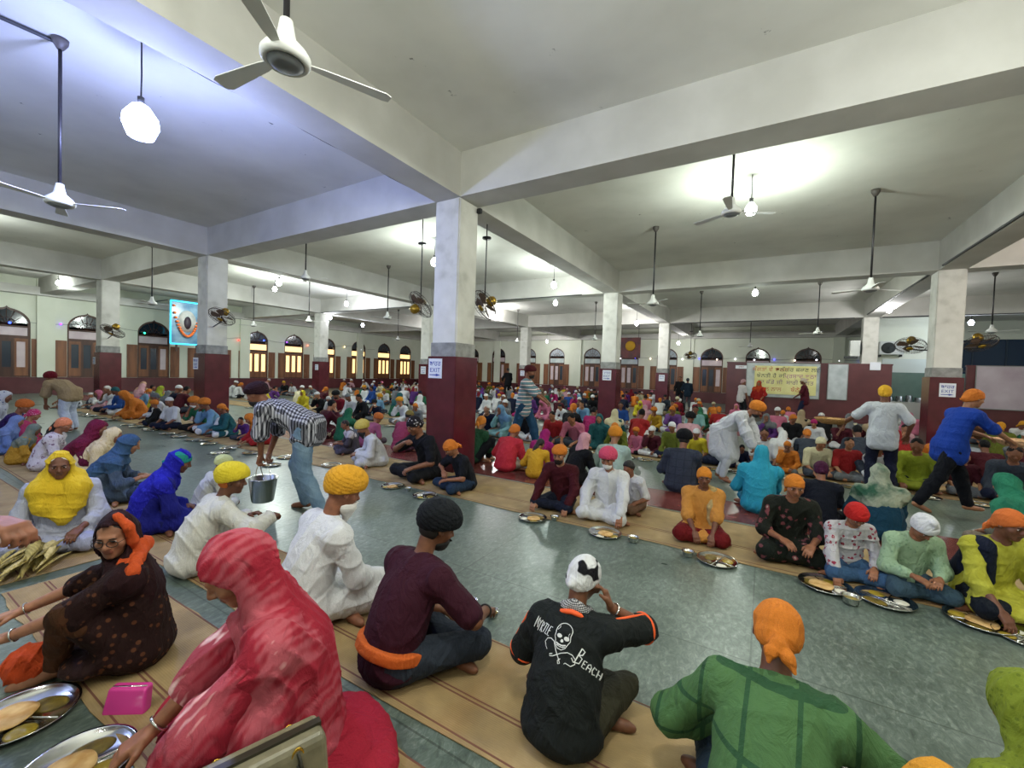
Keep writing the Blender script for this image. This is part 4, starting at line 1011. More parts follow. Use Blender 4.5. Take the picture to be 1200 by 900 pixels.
def bulb(x, y, z, col, P, label, rad=.085, glow=32):
    e = empty('pendant_bulb', (x, y, z)); tag(e, label, 'light')
    b = MB(); b.lathe([(0, -rad*1.25), (rad*.7, -rad), (rad, -rad*.2), (rad*.95, rad*.3), (rad*.5, rad*1.0), (.03, rad*1.2), (0, rad*1.2)], 24)
    b.build('bulb', plain('bulb_'+col, col, .4, emit=col, es=glow), e)
    b = MB(); b.lathe([(0, rad*1.15), (.03, rad*1.15), (.032, rad*1.15+.08), (.0, rad*1.15+.08)], 16); b.build('lamp_holder', plain('holder', '3a3a3c', .5), e)
    b = MB(); b.tube([(0, 0, rad+.08), (.004, .003, (HS-z)*.5), (0, 0, HS-z)], .008, 6); b.build('flex', plain('wire_dark', '30323a', .6), e)
    L = bpy.data.lights.new('bulb_light', 'POINT'); L.energy = P; L.color = lin(col)[:3]; L.shadow_soft_size = .12
    o = bpy.data.objects.new('bulb_light', L); COL.objects.link(o); o.parent = e; o.location = (0, 0, -rad*1.6-.12)
    return e
LS = .92
for u, v, z, c, P, lb in LAMPS:
    p = atz(u, v, z)
    if p.x < XL+1.5: p = atx(u, v, XL+2.5)
    if p.y > YB-1: p = aty(u, v, YB-2.0)
    bulb(p.x, p.y, p.z, c, P*LS, lb, .165 if u == 165 else .095)
for i, (x, y, c) in enumerate([(-.4, 1.2, 'f8fcf2'), (-4.79+8.7, 10.4, 'fff4ee'), (8.3, 10.4, 'fff4ee'), (8.3, 1.5, 'f8fcf2'), (-8.9, -1.5, 'a8baff'), (-17.5, 1.5, 'e6f0ea'), (-25.5, 5.5, 'e6f0ea'), (-17.5, 10, 'eefaf2'), (-13, 20, 'ffffff'), (-20, 24, 'ffffff'), (-25, 11, 'eefaf2'), (-.3, -3.5, 'f8fcf2'), (2.4, 3.2, 'f8fcf2'), (-3.0, -.8, 'f8fcf2')]):  # extra bulbs, added only to brighten the ceiling, beams and bays
    if i == 1: x = 2.0+4.2
    bulb(x, y, 4.85 if i not in (0, 11, 12, 13) else 4.3, c, (150 if i not in (0, 11, 12, 13) else 122)*LS, ['added fill bulb over the front rows above the camera', 'added fill bulb past the right edge beyond the right beam', 'added fill bulb in the outer right bay', 'added fill bulb in the near right bay', 'added fill bulb behind the left front beam', 'added fill bulb over the left rows', 'added fill bulb near the first dark windows', 'added fill bulb in the bay beyond the left pillar',
         'added fill bulb in the back centre bay', 'added fill bulb in the back left bay', 'added fill bulb by the left wall windows', 'added fill bulb behind the camera', 'added fill bulb to the right above the green-shirted man', 'added fill bulb behind and left of the camera'][i])
w = bpy.data.worlds.new('world'); SC.world = w; w.use_nodes = True; w.node_tree.nodes['Background'].inputs[0].default_value = (.5, .6, .75, 1); w.node_tree.nodes['Background'].inputs[1].default_value = .3
# conduits and cables
def wire(pts, r, label, name='conduit', mat=None):
    b = MB(); b.tube(pts, r, 8); tag(b.build(name, mat or plain('conduit_dark', '3b3c3c', .5)), label, 'pipe' if name == 'conduit' else 'cable')
x = CX[2]-CA-.012; wire([(x, -2.7+.35*i, HB+.02+.012*math.sin(i*1.7)) for i in range(24)], .011, 'thin black cable clipped along the lower left edge of the near beam', 'cable')
wire([(CX[3]-CA-.03, 5.95+CA+.03+.5*i, HB+.03) for i in range(17)], .025, 'dark conduit along the lower edge of the right beam')
wire([(CX[3]-CA-.03, 15.3+.6*i, HB+.02) for i in range(14)], .02, 'dark conduit along the beam behind the right pillar')
wire([(CX[2]+.4+.55*i, CY[3]-CA-.03, HB-.02) for i in range(15)], .02, 'conduit under the beam in front of the partition')
wire([(CX[3]+.35+.8*i, CY[3]-CA-.03, HB-.02) for i in range(9)], .02, 'conduit under the beam at far right')
wire([(CX[1]+.4+.8*i, CY[2]-CA-.03, HB+.0) for i in range(10)], .02, 'conduit under the beam beyond the central pillar')
wire([(CX[0]+.4+.8*i, CY[2]-CA-.03, HB+.0) for i in range(10)], .02, 'conduit under the beam before the lit windows')
p = atz(70, 48, HS); q = atz(-60, -10, HS); wire([p.lerp(q, i/6)-Vector((0, 0, .03)) for i in range(7)], .022, 'dark conduit on the ceiling leading to the left fan')
b = MB(); b.box((-.04, -.03, -.04), (.04, .03, .04)); o = b.build('junction_box', plain('box_black', '1c1c1e', .5), loc=(CX[2]+CA+.1, CY[1]-CA-.02+.1, HB-.05)); tag(o, 'small black junction box at the top of the central pillar', 'box')
o.location = (CX[2]+CA+.045, CY[1]+CA-.03, HB-.08)
# ------------------------------------------------------------------ the people in front
DEEP = (10, 24, 34)
HERO = []
def hero(u, v, Y, rz, P, wear, label, group=None, s=None, vox=(.0065, .008), fine=True, seed=1, turb=None, s0=.95, ey=False):
    hs = [h[0] for h in wear.get('head', ())]
    dz = .172 if any(h.startswith('turban') for h in hs) else (.14 if 'patka' in hs else (.132 if wear.get('dup') or 'kerchief' in hs else .125))
    P.top = P.HM @ Vector((0, 0, dz))
    r = person(P, wear, vox, None, label, group, fine, seed)
    if Y is not None: sc = place(r, P, RAD(rz), u, v, Y, s0)
    else: sc = place(r, P, RAD(rz), u, v, None, s or s0)
    if ey: eyes(r, P.HM, sz=1)
    return r
W = 'white'; c_ = cloth
WHITE = c_('e4e4e6'); CREAMW = c_('dedbd0')
NOFACE = dict()
def bangle(root, w, d, r, mat, name='bangle', tr=.004):
    d = Vector(d).normalized(); x = d.orthogonal().normalized(); y = d.cross(x); b = MB()
    b.tube([w+x*r*math.cos(a*PI/12)+y*r*math.sin(a*PI/12) for a in range(24)], tr, 8, closed=True); return b.build(name, mat, root)
GOLD = plain('gold', 'c9a040', .25, 1); 
FAR_PLATES = []
# --- row facing away from us (backs to the camera)
PT = Pose(lean=(14, 24, 34), rh=(.26, .46, .26), lh=(-.05, .42, .16), re=(1, -.1, -.6), yaw=-22, pitch=-22, fat=.98, ra=(-.10, .36, .075), la=(.16, .28, .07))
r = hero(527, 584, 1.70, -8, PT, dict(style='shirt', sleeve=.85, top=c_('3d0f22'), bottom=c_('2b3340', None), head=[('turban_round', c_('11151b')), ('hairnape', HAIR), ('beard', HAIR)], skin='6e4630'), 'man in maroon t-shirt and black turban sitting with his back turned', seed=1)
# orange sash tied at his waist
def band(root, P, name, mat, off=0, hgt=.04, g=.024, rad=1.0, seed=5):
    sd = SD(); c = P.H.lerp(P.sp[1], .35+off); F = P.F[0]
    sd.el(c, (.166*P.fat*rad+g, .125*P.fat*rad+g, .17), .02, F)
    n = F @ Vector((0, 0, 1)); sd.pl(-n, c+n*hgt, .01); sd.pl(n, c-n*hgt, .01); sd.disp = folds(seed, .005, 30, (0, 0, 1)); 
    return child(name, sd_mesh(name, sd, .007, [mat]), root)
band(r, PT, 'sash', c_('e8641c'), -.05, .030, .052)
bangle(r, PT.wR.lerp(PT.eR, .08), PT.wR-PT.eR, .034, plain('black_band', '1a1a1c', .5), 'bracelet', .005)
PS = Pose(lean=(10, 24, 36), rh=(.175, .26, .61), lh=(-.26, .40, .16), re=(.75, .1, -1), yaw=-18, pitch=-24, fat=1.06, w=1.02, rd=(-.45, .25, .8), rn=(1, .3, .3), curl=.9)
rs = hero(692, 650, 1.83, 6, PS, dict(style='shirt', sleeve=.95, top=c_('1b2020'), bottom=c_('3a3826'), head=[('hair', HAIR), ('bandana', c_('e8e8ea', 'patch', '14141a'))], skin='6e4630', loose=.02), 'man in black skull-print t-shirt with white kerchief, back turned', seed=2)
# neck scarf, orange collar, sleeve trim
sd = SD(); c = PS.NB+PS.T[2]*.03
for a in range(12): 
    t0, t1 = a*PI/6, (a+1)*PI/6; e0 = c+PS.F[2] @ Vector((.068*math.cos(t0), .07*math.sin(t0)+.005, .012*math.sin(3*t0))); e1 = c+PS.F[2] @ Vector((.068*math.cos(t1), .07*math.sin(t1)+.005, .012*math.sin(3*t1))); sd.rc(e0, e1, .03, .03, .02)
sd.disp = folds(3, .006, 50); child('neck_scarf', sd_mesh('neck_scarf', sd, .006, [c_('16161a', 'check', 'e4e4e4', 6)]), rs)
b = MB(); cc = PS.NB+PS.T[2]*.012; b.tube([cc+PS.F[2] @ Vector((.094*math.cos(a*PI/14), .090*math.sin(a*PI/14)-.004, -.006-.012*abs(math.cos(a*PI/14)))) for a in range(28)], .013, 8, closed=True); b.build('collar', plain('collar_orange', 'e85a22', .7), rs)
for sh, e_, nm in ((PS.shR, PS.eR, 'R'), (PS.shL, PS.eL, 'L')):
    d = (e_-sh).normalized(); q = sh.lerp(e_, .95); x = d.orthogonal().normalized(); y = d.cross(x); b = MB()
    b.tube([q+(x*math.cos(a*PI/10)+y*math.sin(a*PI/10))*.0735 for a in range(20)], .009, 8, closed=True); b.build('sleeve_trim', plain('collar_orange', 'e85a22', .7), rs)
    b = MB(); up = Vector((0, 0, 1)); o_ = (up-d*up.dot(d)).normalized(); b.tube([sh.lerp(e_, t)+o_*(.074+.0*t)+d*0 for t in (.15, .35, .55, .75, .94)], .0075, 8); b.build('sleeve_stripe', plain('collar_orange', 'e85a22', .7), rs)
bangle(rs, PS.wR.lerp(PS.eR, .1), PS.wR-PS.eR, .033, steel(), 'steel_bangle', .006)
# the print on his back, thrown onto the shirt
def project(root, shirt, polys, P, mat, name, center, ux, uz, size):
    """flat shapes (mesh in x, z) laid onto the back of the shirt"""
    me = shirt.data; bvh = BVHTree.FromPolygons([v.co for v in me.vertices], [p.vertices for p in me.polygons])
    n = ux.cross(uz).normalized(); bm = bmesh.new(); bm.from_mesh(polys)
    bmesh.ops.triangulate(bm, faces=bm.faces[:])
    for _ in range(2):
        es = [e for e in bm.edges if e.calc_length() > .03/size]
        if es: bmesh.ops.subdivide_edges(bm, edges=es, cuts=1, use_grid_fill=False); bmesh.ops.triangulate(bm, faces=bm.faces[:])
    for v in bm.verts:
        q = center+ux*v.co.x*size+uz*v.co.y*size; h = bvh.ray_cast(q+n*.5, -n)
        v.co = (h[0]+n*(.0045)) if h[0] is not None else q
    m2 = bpy.data.meshes.new(name); bm.to_mesh(m2); bm.free(); m2.materials.clear(); m2.materials.append(mat)
    o = bpy.data.objects.new(name, m2); link(o, root); return o
def strokes(lines, w):
    """flat ribbons from polylines: [(points, width factor)]"""
    b = MB()
    for pts, k in lines:
        if k < 0: b.add([(x, y, 0) for x, y in pts], [tuple(range(len(pts)))]); continue
        L = []; R = []; n = len(pts)
        for i in range(n):
            a = Vector(pts[max(i-1, 0)]); c = Vector(pts[min(i+1, n-1)]); t = (c-a).normalized(); nn = Vector((-t.y, t.x)); p = Vector(pts[i])
            L.append(p+nn*w*k/2); R.append(p-nn*w*k/2)
        vs = [(p.x, p.y, 0) for p in L+R]; b.add(vs, [(i, i+1, n+i+1, n+i) for i in range(n-1)])
    return b.mesh('print', plain('print_white', 'd0d2d0', .7))
def circ(cx, cy, rx, ry, a0=0, a1=360, n=28): return [(cx+rx*math.cos(RAD(a0+(a1-a0)*i/n)), cy+ry*math.sin(RAD(a0+(a1-a0)*i/n))) for i in range(n+1)]
SK = [(circ(0, .32, .30, .36, -20, 200), 1), ([(-.28, .20), (-.30, .02), (-.24, -.12), (-.22, -.28), (-.10, -.44), (.06, -.46), (.18, -.34), (.24, -.16), (.30, -.02), (.28, .20)], 1),
      (circ(-.13, .08, .095, .085, 0, 342, 18), -1), (circ(.15, .04, .10, .09, 0, 342, 18), -1), ([(-.03, -.03), (.04, -.04), (.06, -.13), (.0, -.17), (-.06, -.13)], -1),
      ([(-.20, -.22), (-.08, -.27), (.04, -.28), (.18, -.22)], 1.6), ([(-.17, -.30), (-.04, -.35), (.08, -.35), (.16, -.29)], 1.0), ([(-.10, -.24), (-.10, -.33)], .5), ([(.0, -.25), (.0, -.35)], .5), ([(.09, -.25), (.09, -.34)], .5),
      ([(-.26, .30), (-.2, .42), (-.2, .52)], .8), ([(.22, .10), (.2, .22), (.23, .3)], .6),
      ([(-.56, -.45), (-.62, -.34), (-.56, -.18), (-.42, -.14), (-.28, -.22), (-.12, -.56), (.06, -.86), (.12, -.98), (.06, -1.02), (.02, -.9), (.1, -.8)], 1.1),
      ([(-.62, -.34), (-.54, -.52), (-.46, -.62)], .8), ([(.50, -.92), (.62, -.78), (.60, -.60), (.48, -.48), (.30, -.46), (.08, -.58), (-.18, -.80), (-.30, -.84), (-.32, -.76), (-.22, -.72)], 1.1), ([(.50, -.92), (.30, -.88), (.26, -.94)], .9)]
shirt_o = [c for c in rs.children if c.name.startswith('shirt')][0]
Rz = Matrix.Identity(3); F2 = PS.F[2]; nb = (F2 @ Vector((0, -1, .1))).normalized(); ux = F2 @ Vector((1, 0, 0)); uz = nb.cross(ux).normalized(); 
if uz.z < 0: uz = -uz
pc = PS.sp[2]+F2 @ Vector((-.015, 0, -.01))
bk_n = ux.cross(uz)
def proj2(me, cx, cz, size, name, rot=0):
    c = pc+ux*cx+uz*cz; a = RAD(rot); x2 = ux*math.cos(a)+uz*math.sin(a); z2 = uz*math.cos(a)-ux*math.sin(a)
    return project(rs, shirt_o, me, PS, plain('print_white', 'd0d2d0', .7), name, c, x2, z2, size)
if bk_n.y > 0: pass
proj2(strokes([([(x*1.3, y) for x, y in p_], k_) for p_, k_ in SK], .032), 0, .035, .108, 'skull_print', -4)
proj2(strokes([([(0, 0), (.12, 1.0), (.2, .3), (.32, .95), (.36, .1)], 1), ([(.46, .8), (.54, .5), (.66, .9)], .9), ([(.54, .5), (.5, -.1)], .9), ([(.78, -.05), (.8, .85), (.98, .75), (.95, .5), (.8, .42), (1.02, -.08)], .9), ([(1.08, .85), (1.38, .82)], .9), ([(1.22, .84), (1.2, -.02)], .9), ([(1.45, .85), (1.45, .0), (1.62, .0)], .9), ([(1.95, .82), (1.72, .84), (1.72, .0), (1.95, .0)], .9), ([(1.72, .42), (1.9, .42)], .8)], .09), -.178, .06, .054, 'lettering_left', -16)
proj2(strokes([([(.05, 0), (.2, 1.25)], 1.1), ([(.2, 1.25), (.5, 1.15), (.42, .8), (.15, .66)], 1), ([(.15, .66), (.5, .55), (.42, .1), (-.05, -.05), (-.3, .15)], 1), ([(.95, .55), (.72, .55), (.68, 0), (.92, 0)], .9), ([(.7, .3), (.88, .3)], .8), ([(1.05, 0), (1.1, .45), (1.25, .58), (1.36, .4), (1.34, 0)], .9), ([(1.08, .25), (1.34, .25)], .8), ([(1.75, .5), (1.55, .58), (1.48, .25), (1.58, .0), (1.76, .08)], .9), ([(1.88, .6), (1.88, 0)], .9), ([(2.12, .6), (2.12, 0)], .9), ([(1.88, .3), (2.12, .3)], .8)], .09), .075, -.045, .056, 'lettering_right', -14)
proj2(text_mesh('SOUTH CAROLINA', .2), .15, -.095, .06, 'small_lettering', -12) if False else None

PG = Pose(lean=(22, 38, 50), rh=(.34, .50, .14), lh=(-.20, .42, .16), re=(.9, -.2, -.1), le=(-.8, -.4, -.3), yaw=4, pitch=-34, fat=1.0, w=1.02, rd=(0, 1, -.3))
rg = hero(912, 700, 1.66, -4, PG, dict(style='shirt', sleeve=1.9, top=c_('4f7a44', 'lines', '2f5a36', .55), bottom=c_('1f3244'), head=[('hair', HAIR), ('kerchief', c_('e87d1e'))], skin='5e3a28', loose=.012, amp=.009), 'man in green checked shirt and orange kerchief leaning over his plate, back turned', seed=3)
PW2 = Pose(lean=(8, 18, 28), rh=(.16, .44, .2), lh=(-.2, .38, .2), yaw=-10, pitch=-20, fat=1.05, w=1.02)
r = hero(415, 546, 1.74, -12, PW2, dict(style='kurta', sleeve=1.9, top=WHITE, bottom=WHITE, head=[('turban', c_('eda51c')), ('beardlong', WHITEB)], loose=.012, amp=.008), 'man in long white kurta and deep yellow turban, back turned', seed=4)
PW1 = Pose(lean=(14, 26, 38), rh=(.24, .52, .40), lh=(-.06, .44, .36), re=(1, -.2, -.5), yaw=-30, pitch=-8, fat=1.12, w=1.05, curl=.9)
r = hero(277, 540, 1.64, -10, PW1, dict(style='kurta', sleeve=1.9, top=CREAMW, bottom=WHITE, head=[('turban_round', c_('f0d420')), ('hairnape', c_('e0742a'))], loose=.026, amp=.011, skin='5e3a28'), 'man in white kurta and bright yellow turban reaching out to the server', seed=5)
r = hero(266, 533, 2.4, -10, Pose(lean=DEEP, yaw=-10), dict(style='kurta', sleeve=1.9, top=c_('d9d7ce'), bottom=WHITE, head=[('turban', c_('dfe59a'))]), 'person in pale lime turban hidden behind the bright yellow turban', seed=6, vox=(.009, .010))
r = hero(219, 527, 1.76, -22, Pose(lean=DEEP, yaw=0, pitch=-24), dict(style='kurta', sleeve=1.9, top=c_('161a8a'), bottom=c_('161a6a'), dup=c_('1a1ab8', 'dots', '2a30d0', .6), head=[('bandana', c_('18988a'))], dupk=dict(back=1.25, face=.084)), 'woman wrapped in a royal blue shawl with a teal edge at her face', seed=7)
r = hero(160, 509, 1.80, -25, Pose(lean=(12, 26, 36), yaw=8, pitch=-26, rh=(.1, .42, .3), lh=(-.14, .44, .28)), dict(style='kurta', sleeve=1.5, top=c_('3f4f66', 'mottle', '4c5d74'), bottom=c_('2f3b4c'), dup=c_('37587e'), head=[('hair', HAIR)], dupk=dict(back=1.2, face=.078)), 'woman in slate blue scarf and dress seen from the side', seed=8)
r = hero(139, 501, 2.05, -30, Pose(lean=(18, 34, 46), pitch=-24), dict(style='kurta', sleeve=1.5, top=c_('d9c08c'), bottom=c_('cbb27c'), dup=c_('ead2a0', 'dots', 'dcb878', .6), dupk=dict(back=1.2)), 'woman under a cream scarf bending forward, beside the slate blue scarf', seed=9, vox=(.009, .009))
r = hero(120, 492, 2.0, -35, Pose(lean=DEEP, pitch=-20), dict(style='kurta', sleeve=1.5, top=c_('6a1236'), bottom=c_('6a1236'), dup=c_('7a1538', 'dots', '4a0c24'), dupk=dict(back=1.15), head=[('hair', HAIR)]), 'woman in a wine red scarf beyond the cream scarf', seed=10, vox=(.009, .009))
r = hero(79, 489, 1.88, -30, Pose(lean=(10, 22, 30), pitch=-18, yaw=-8), dict(style='kurta', sleeve=.8, top=c_('d8cdd2', 'floral', '8a6a80'), bottom=c_('c8b8c0'), head=[('hairlong', HAIR), ('kerchief', c_('ee8656'))]), 'woman with orange kerchief, long black hair and pale patterned top', seed=11, vox=(.009, .009))
r = hero(44, 497, 1.75, -30, Pose(lean=DEEP), dict(style='kurta', sleeve=1.5, top=c_('c08a1e'), bottom=c_('a87618'), dup=c_('6f7f76', 'mottle', '8a8f7c'), dupk=dict(back=.8)), 'woman in mustard dress with a grey-green scarf at far left', seed=12, vox=(.009, .009))
r = hero(44, 479, 2.05, -30, Pose(lean=DEEP), dict(style='kurta', sleeve=1.5, top=c_('c83a6a'), bottom=c_('a83058'), head=[('hair', HAIR), ('kerchief', c_('d8306a', 'dots', 'e8e0e4'))]), 'person in pink top and magenta patterned kerchief at far left', seed=13, vox=(.010, .010))
r = hero(33, 468, 2.05, -30, Pose(lean=DEEP), dict(style='kurta', sleeve=1.5, top=c_('2c1a5e', 'dots', '7a3a8a'), bottom=c_('1a1440'), head=[('turban', c_('d86a24'))]), 'person in deep purple with a rust orange turban at far left', seed=14, vox=(.010, .010))
r = hero(10, 458, 2.1, -30, Pose(lean=DEEP), dict(style='kurta', sleeve=1.5, top=c_('dfe2ea'), bottom=WHITE, dup=c_('e6e8f2', 'dots', '4a5a9a', .4)), 'person under a white printed cloth at the left edge', seed=15, vox=(.010, .010))
r = hero(24, 487, 1.75, -30, Pose(lean=DEEP), dict(style='kurta', sleeve=1.5, top=c_('6a86c8'), bottom=c_('4a66a8'), dup=c_('7a92d0')), 'person in light blue scarf behind the mustard dress', seed=16, vox=(.010, .010))
# olive scarf at the right edge and two heads at the bottom edge
r = hero(1186, 782, 1.85, 25, Pose(lean=DEEP, pitch=-25), dict(style='kurta', sleeve=1.5, top=c_('5a6a1c'), bottom=c_('3a4a18'), dup=c_('7f8f1e', 'dots', '6a7a18'), dupk=dict(back=1.2), head=[('hair', HAIR)]), 'woman in an olive green scarf cut off by the right edge', seed=17)
PAM = Pose(lean=DEEP, rh=(-.02, .40, .46), re=(.6, 0, -1), curl=.9); ram = hero(1100, 889, 1.2, 0, PAM, dict(style='kurta', sleeve=1.5, top=c_('8a7a5a'), bottom=c_('6a5a4a'), head=[('bandana', c_('e8991e'))]), 'person of whom only an amber kerchief shows at the bottom edge', seed=18, vox=(.009, .010))

sd = SD(); F = PAM.F[2]; sd.chain([PAM.NB+F @ Vector((.0, -.08, .05)), PAM.shR+F @ Vector((-.02, -.02, .07)), PAM.shR.lerp(PAM.eR, .6)+Vector((.05, .02, .05))], [.05, .06, .04], .04); child('white_stole', sd_mesh('white_stole', sd, .008, [c_('dfe6dc')]), ram)
# --- women in the nearest row, facing left
PP = Pose(lean=(2, 10, 22), rh=(.10, .50, .13), lh=(-.12, .47, .12), re=(1, -.3, -.3), le=(-1, -.2, -.35), yaw=2, pitch=-34, fat=1.08, w=1.02, curl=.55, rn=(0, .4, 1), ln=(0, .4, 1), rd=(-.25, 1, -.45), ld=(.3, 1, -.4))
rp = hero(247, 636, 1.12, 150, PP, dict(style='kurta', sleeve=1.3, top=c_('b82238', 'tiedye', 'c64c5c', .8), bottom=c_('cc2238'), dup=c_('b82238', 'tiedye', 'cc5866', .7), head=[('hair', HAIR)], amp=.009, loose=.03,
     dupk=dict(back=.85, face=.082, amp=.012, wrap=True, tail=[([(-.14, .02, .46), (-.20, .12, .32), (-.14, .22, .18), (-.05, .26, .12)], [.085, .08, .07, .05])]), skin='8a5a40'),
     'woman wrapped in a pink and red tie-dyed scarf bending over her plate', seed=20, vox=(.0055, .0075), ey=False)
bangle(rp, PP.wL.lerp(PP.eL, .10), PP.wL-PP.eL, .036, GOLD, 'gold_bangle', .006); bangle(rp, PP.wR.lerp(PP.eR, .1), PP.wR-PP.eR, .033, steel(), 'bangle', .005)
# tail of her scarf on the floor
sd = SD(); sd.el((-.06, -.17, .05), (.24, .16, .07), .05); sd.el((-.18, -.20, .03), (.18, .13, .035), .08); sd.pl((0, 0, 1), (0, 0, .003)); sd.disp = folds(8, .007, 24)
child('scarf_tail', sd_mesh('scarf_tail', sd, .008, [c_('c01e38')]), rp)
PGL = Pose(lean=(4, 10, 14), rh=(.20, .60, .32), lh=(-.14, .60, .30), re=(1, -.2, -.5), le=(-1, -.1, -.6), yaw=66, pitch=-10, roll=0, twist=16, fat=1.0, legs='up', ra=(.14, .40, .08), la=(-.02, .36, .08), rk=(.3, .3, 1), lk=(-.3, .3, .8), curl=.5, rd=(-.2, 1, -.2), ld=(.2, 1, -.2))
rq = hero(132, 602, 1.0, 148, PGL, dict(style='kurta', sleeve=.95, top=c_('2a1210', 'dots', '6a3a20', .5), bottom=c_('4a2a14', 'mottle', '5a3218', 1), head=[('hair', HAIR)], amp=.009, skin='9a6a50', lips='8a5040',
     dup=c_('2c0e12'), dupk=dict(back=.9, face=.088, front=False)), 'woman in glasses with a dark and orange scarf turning to look at the camera', seed=21, vox=(.0055, .0075), ey=True)
# orange part of the scarf: over the head and across the chest and arm
M = PGL.HM; R3 = M.to_3x3(); X = lambda x, y, z: M @ Vector((x, y, z))
sd = SD(); sd.chain([X(-.03, .02, .125), X(-.085, .035, .06), X(-.095, .03, -.03), X(-.085, -.0, -.11), PGL.shL+Vector((.06, .03, .07)), PGL.sp[2]+Vector((.02, .14, .02)), PGL.sp[1]+Vector((.12, .16, .02))], [.020, .024, .024, .026, .035, .04, .045], .02)
sd.chain([X(-.09, -.04, -.08), X(-.10, -.09, -.12), PGL.shL+Vector((-.03, -.03, .06)), PGL.shL.lerp(PGL.eL, .4)+Vector((-.05, -.04, .02))], [.028, .036, .036, .022], .03)
sd.disp = folds(6, .007, 60); child('orange_scarf_fold', sd_mesh('orange_scarf_fold', sd, .006, [c_('e2521c')]), rq)
sd = SD(); sd.el((.16, .40, .05), (.20, .20, .05), .06); sd.el((.24, .22, .10), (.14, .16, .10), .06); sd.el((.06, .50, .09), (.12, .10, .09), .06); sd.pl((0, 0, 1), (0, 0, .003)); sd.disp = folds(18, .016, 30); child('scarf_tail', sd_mesh('scarf_tail', sd, .008, [c_('e04a18')]), rq)
b = MB()
for s in (-1, 1): b.tube([(s*.033+.026*math.cos(a*PI/10), .103-.02*abs(s*.033+.026*math.cos(a*PI/10)), .000+.019*math.sin(a*PI/10)) for a in range(20)], .0022, 6, closed=True); b.tube([(s*.058, .100, .004), (s*.078, .06, .006), (s*.083, .0, .004)], .0018, 6)
b.tube([(-.008, .103, .005), (0, .105, .008), (.008, .103, .005)], .002, 6); o = b.build('spectacles', plain('spectacle_frame', '14100f', .3), rq); o.matrix_local = M
bangle(rq, PGL.wL.lerp(PGL.eL, .10), PGL.wL-PGL.eL, .031, steel(), 'bangle'); bangle(rq, PGL.wR.lerp(PGL.eR, .1), PGL.wR-PGL.eR, .031, steel(), 'bangle')
PO = Pose(lean=(6, 14, 20), rh=(.16, .36, .22), lh=(-.16, .36, .22), yaw=6, pitch=-8, fat=1.15, w=1.05)
ro = hero(70, 529, 1.25, -112, PO, dict(style='kurta', sleeve=1.5, top=c_('b9bcd2'), bottom=c_('a9accc'), dup=c_('f0c41c'), dupk=dict(cape=False, face=.088, amp=.009, tail=[([PO.NB+Vector((k*.09, -.02, .07)), PO.NB+Vector((k*.115, .07, -.02)), PO.sp[2]+Vector((k*.09, .13, -.01)), PO.sp[1]+Vector((-.03, .19, .03))], [.075, .085, .08, .06]) for k in (-1, 1)]), head=[('hair', WHITEB)], skin='6a4230'), 'elderly woman in a bright yellow scarf facing the camera', seed=22, ey=True)
# forearm reaching in from the left edge over the leaf bundle
PA = Pose(hipz=.90, lean=(2, 5, 8), rh=(.06, .70, 1.16), lh=(-.2, -.25, .82), re=(1, -.3, -.6), legs='stand', fat=1.0, twist=38, curl=1.0, rd=(0, 1, -.15), pitch=-20)
ra_ = hero(-95, 560, None, -85, PA, dict(style='shirt', sleeve=.6, top=c_('8a7f78'), bottom=c_('4a4a52'), head=[('bandana', c_('c8b8a0'))], skin='865640'), 'person standing outside the left edge whose bare forearm reaches into the picture', s=1.0, seed=23)
A_ = Vector((0, 0, HC))+ray(-12, 613)*1.34; d_ = CR; a_ = math.atan2(-d_.x, d_.y)+RAD(-4); q_ = Matrix.Rotation(a_, 3, 'Z') @ PA.wR; ra_.location = (A_.x-q_.x, A_.y-q_.y, 0); ra_.rotation_euler = (0, 0, a_); k_ = A_.z/PA.wR.z; ra_.scale = (1, 1, 1) if abs(k_-1) < .02 else (k_, k_, k_); ra_.location = (A_.x-q_.x*k_, A_.y-q_.y*k_, 0)

# --- row across the aisle, facing us
def front(u, v, label, P, wear, rz=180, Y=5.15, seed=0, s0=.95, ey=True, vox=(.0075, .009)): return hero(u, v, Y, rz, P, wear, label, seed=seed, s0=s0, ey=ey, vox=vox)
P1 = Pose(lean=(6, 16, 24), rh=(.26, .44, .13), lh=(-.20, .42, .14), re=(1, -.3, -.2), le=(-1, -.3, -.2), pitch=-12, yaw=0)
front(655, 519, 'bearded man in dark red sweater and orange turban eating on the mat', P1, dict(sleeve=1.85, top=c_('4a0c16'), bottom=c_('141a2e'), head=[('turban_low', c_('e07a1c')), ('beard', c_('2c211b'))], skin='94664a'), rz=186, seed=30)
P2 = Pose(lean=(6, 14, 20), rh=(.24, .34, .17), lh=(-.22, .48, .12), pitch=-14, yaw=-4, legs='cross')
rr = front(712, 523, 'elderly man in white shirt and pink turban with a short white beard', P2, dict(sleeve=1.85, top=c_('e2e2e4'), bottom=c_('e0e0e0'), bg=.022, head=[('turban_round', c_('e2466a')), ('beard', WHITEB)], skin='8a5a40', hs=.96, loose=.02), rz=186, seed=31)
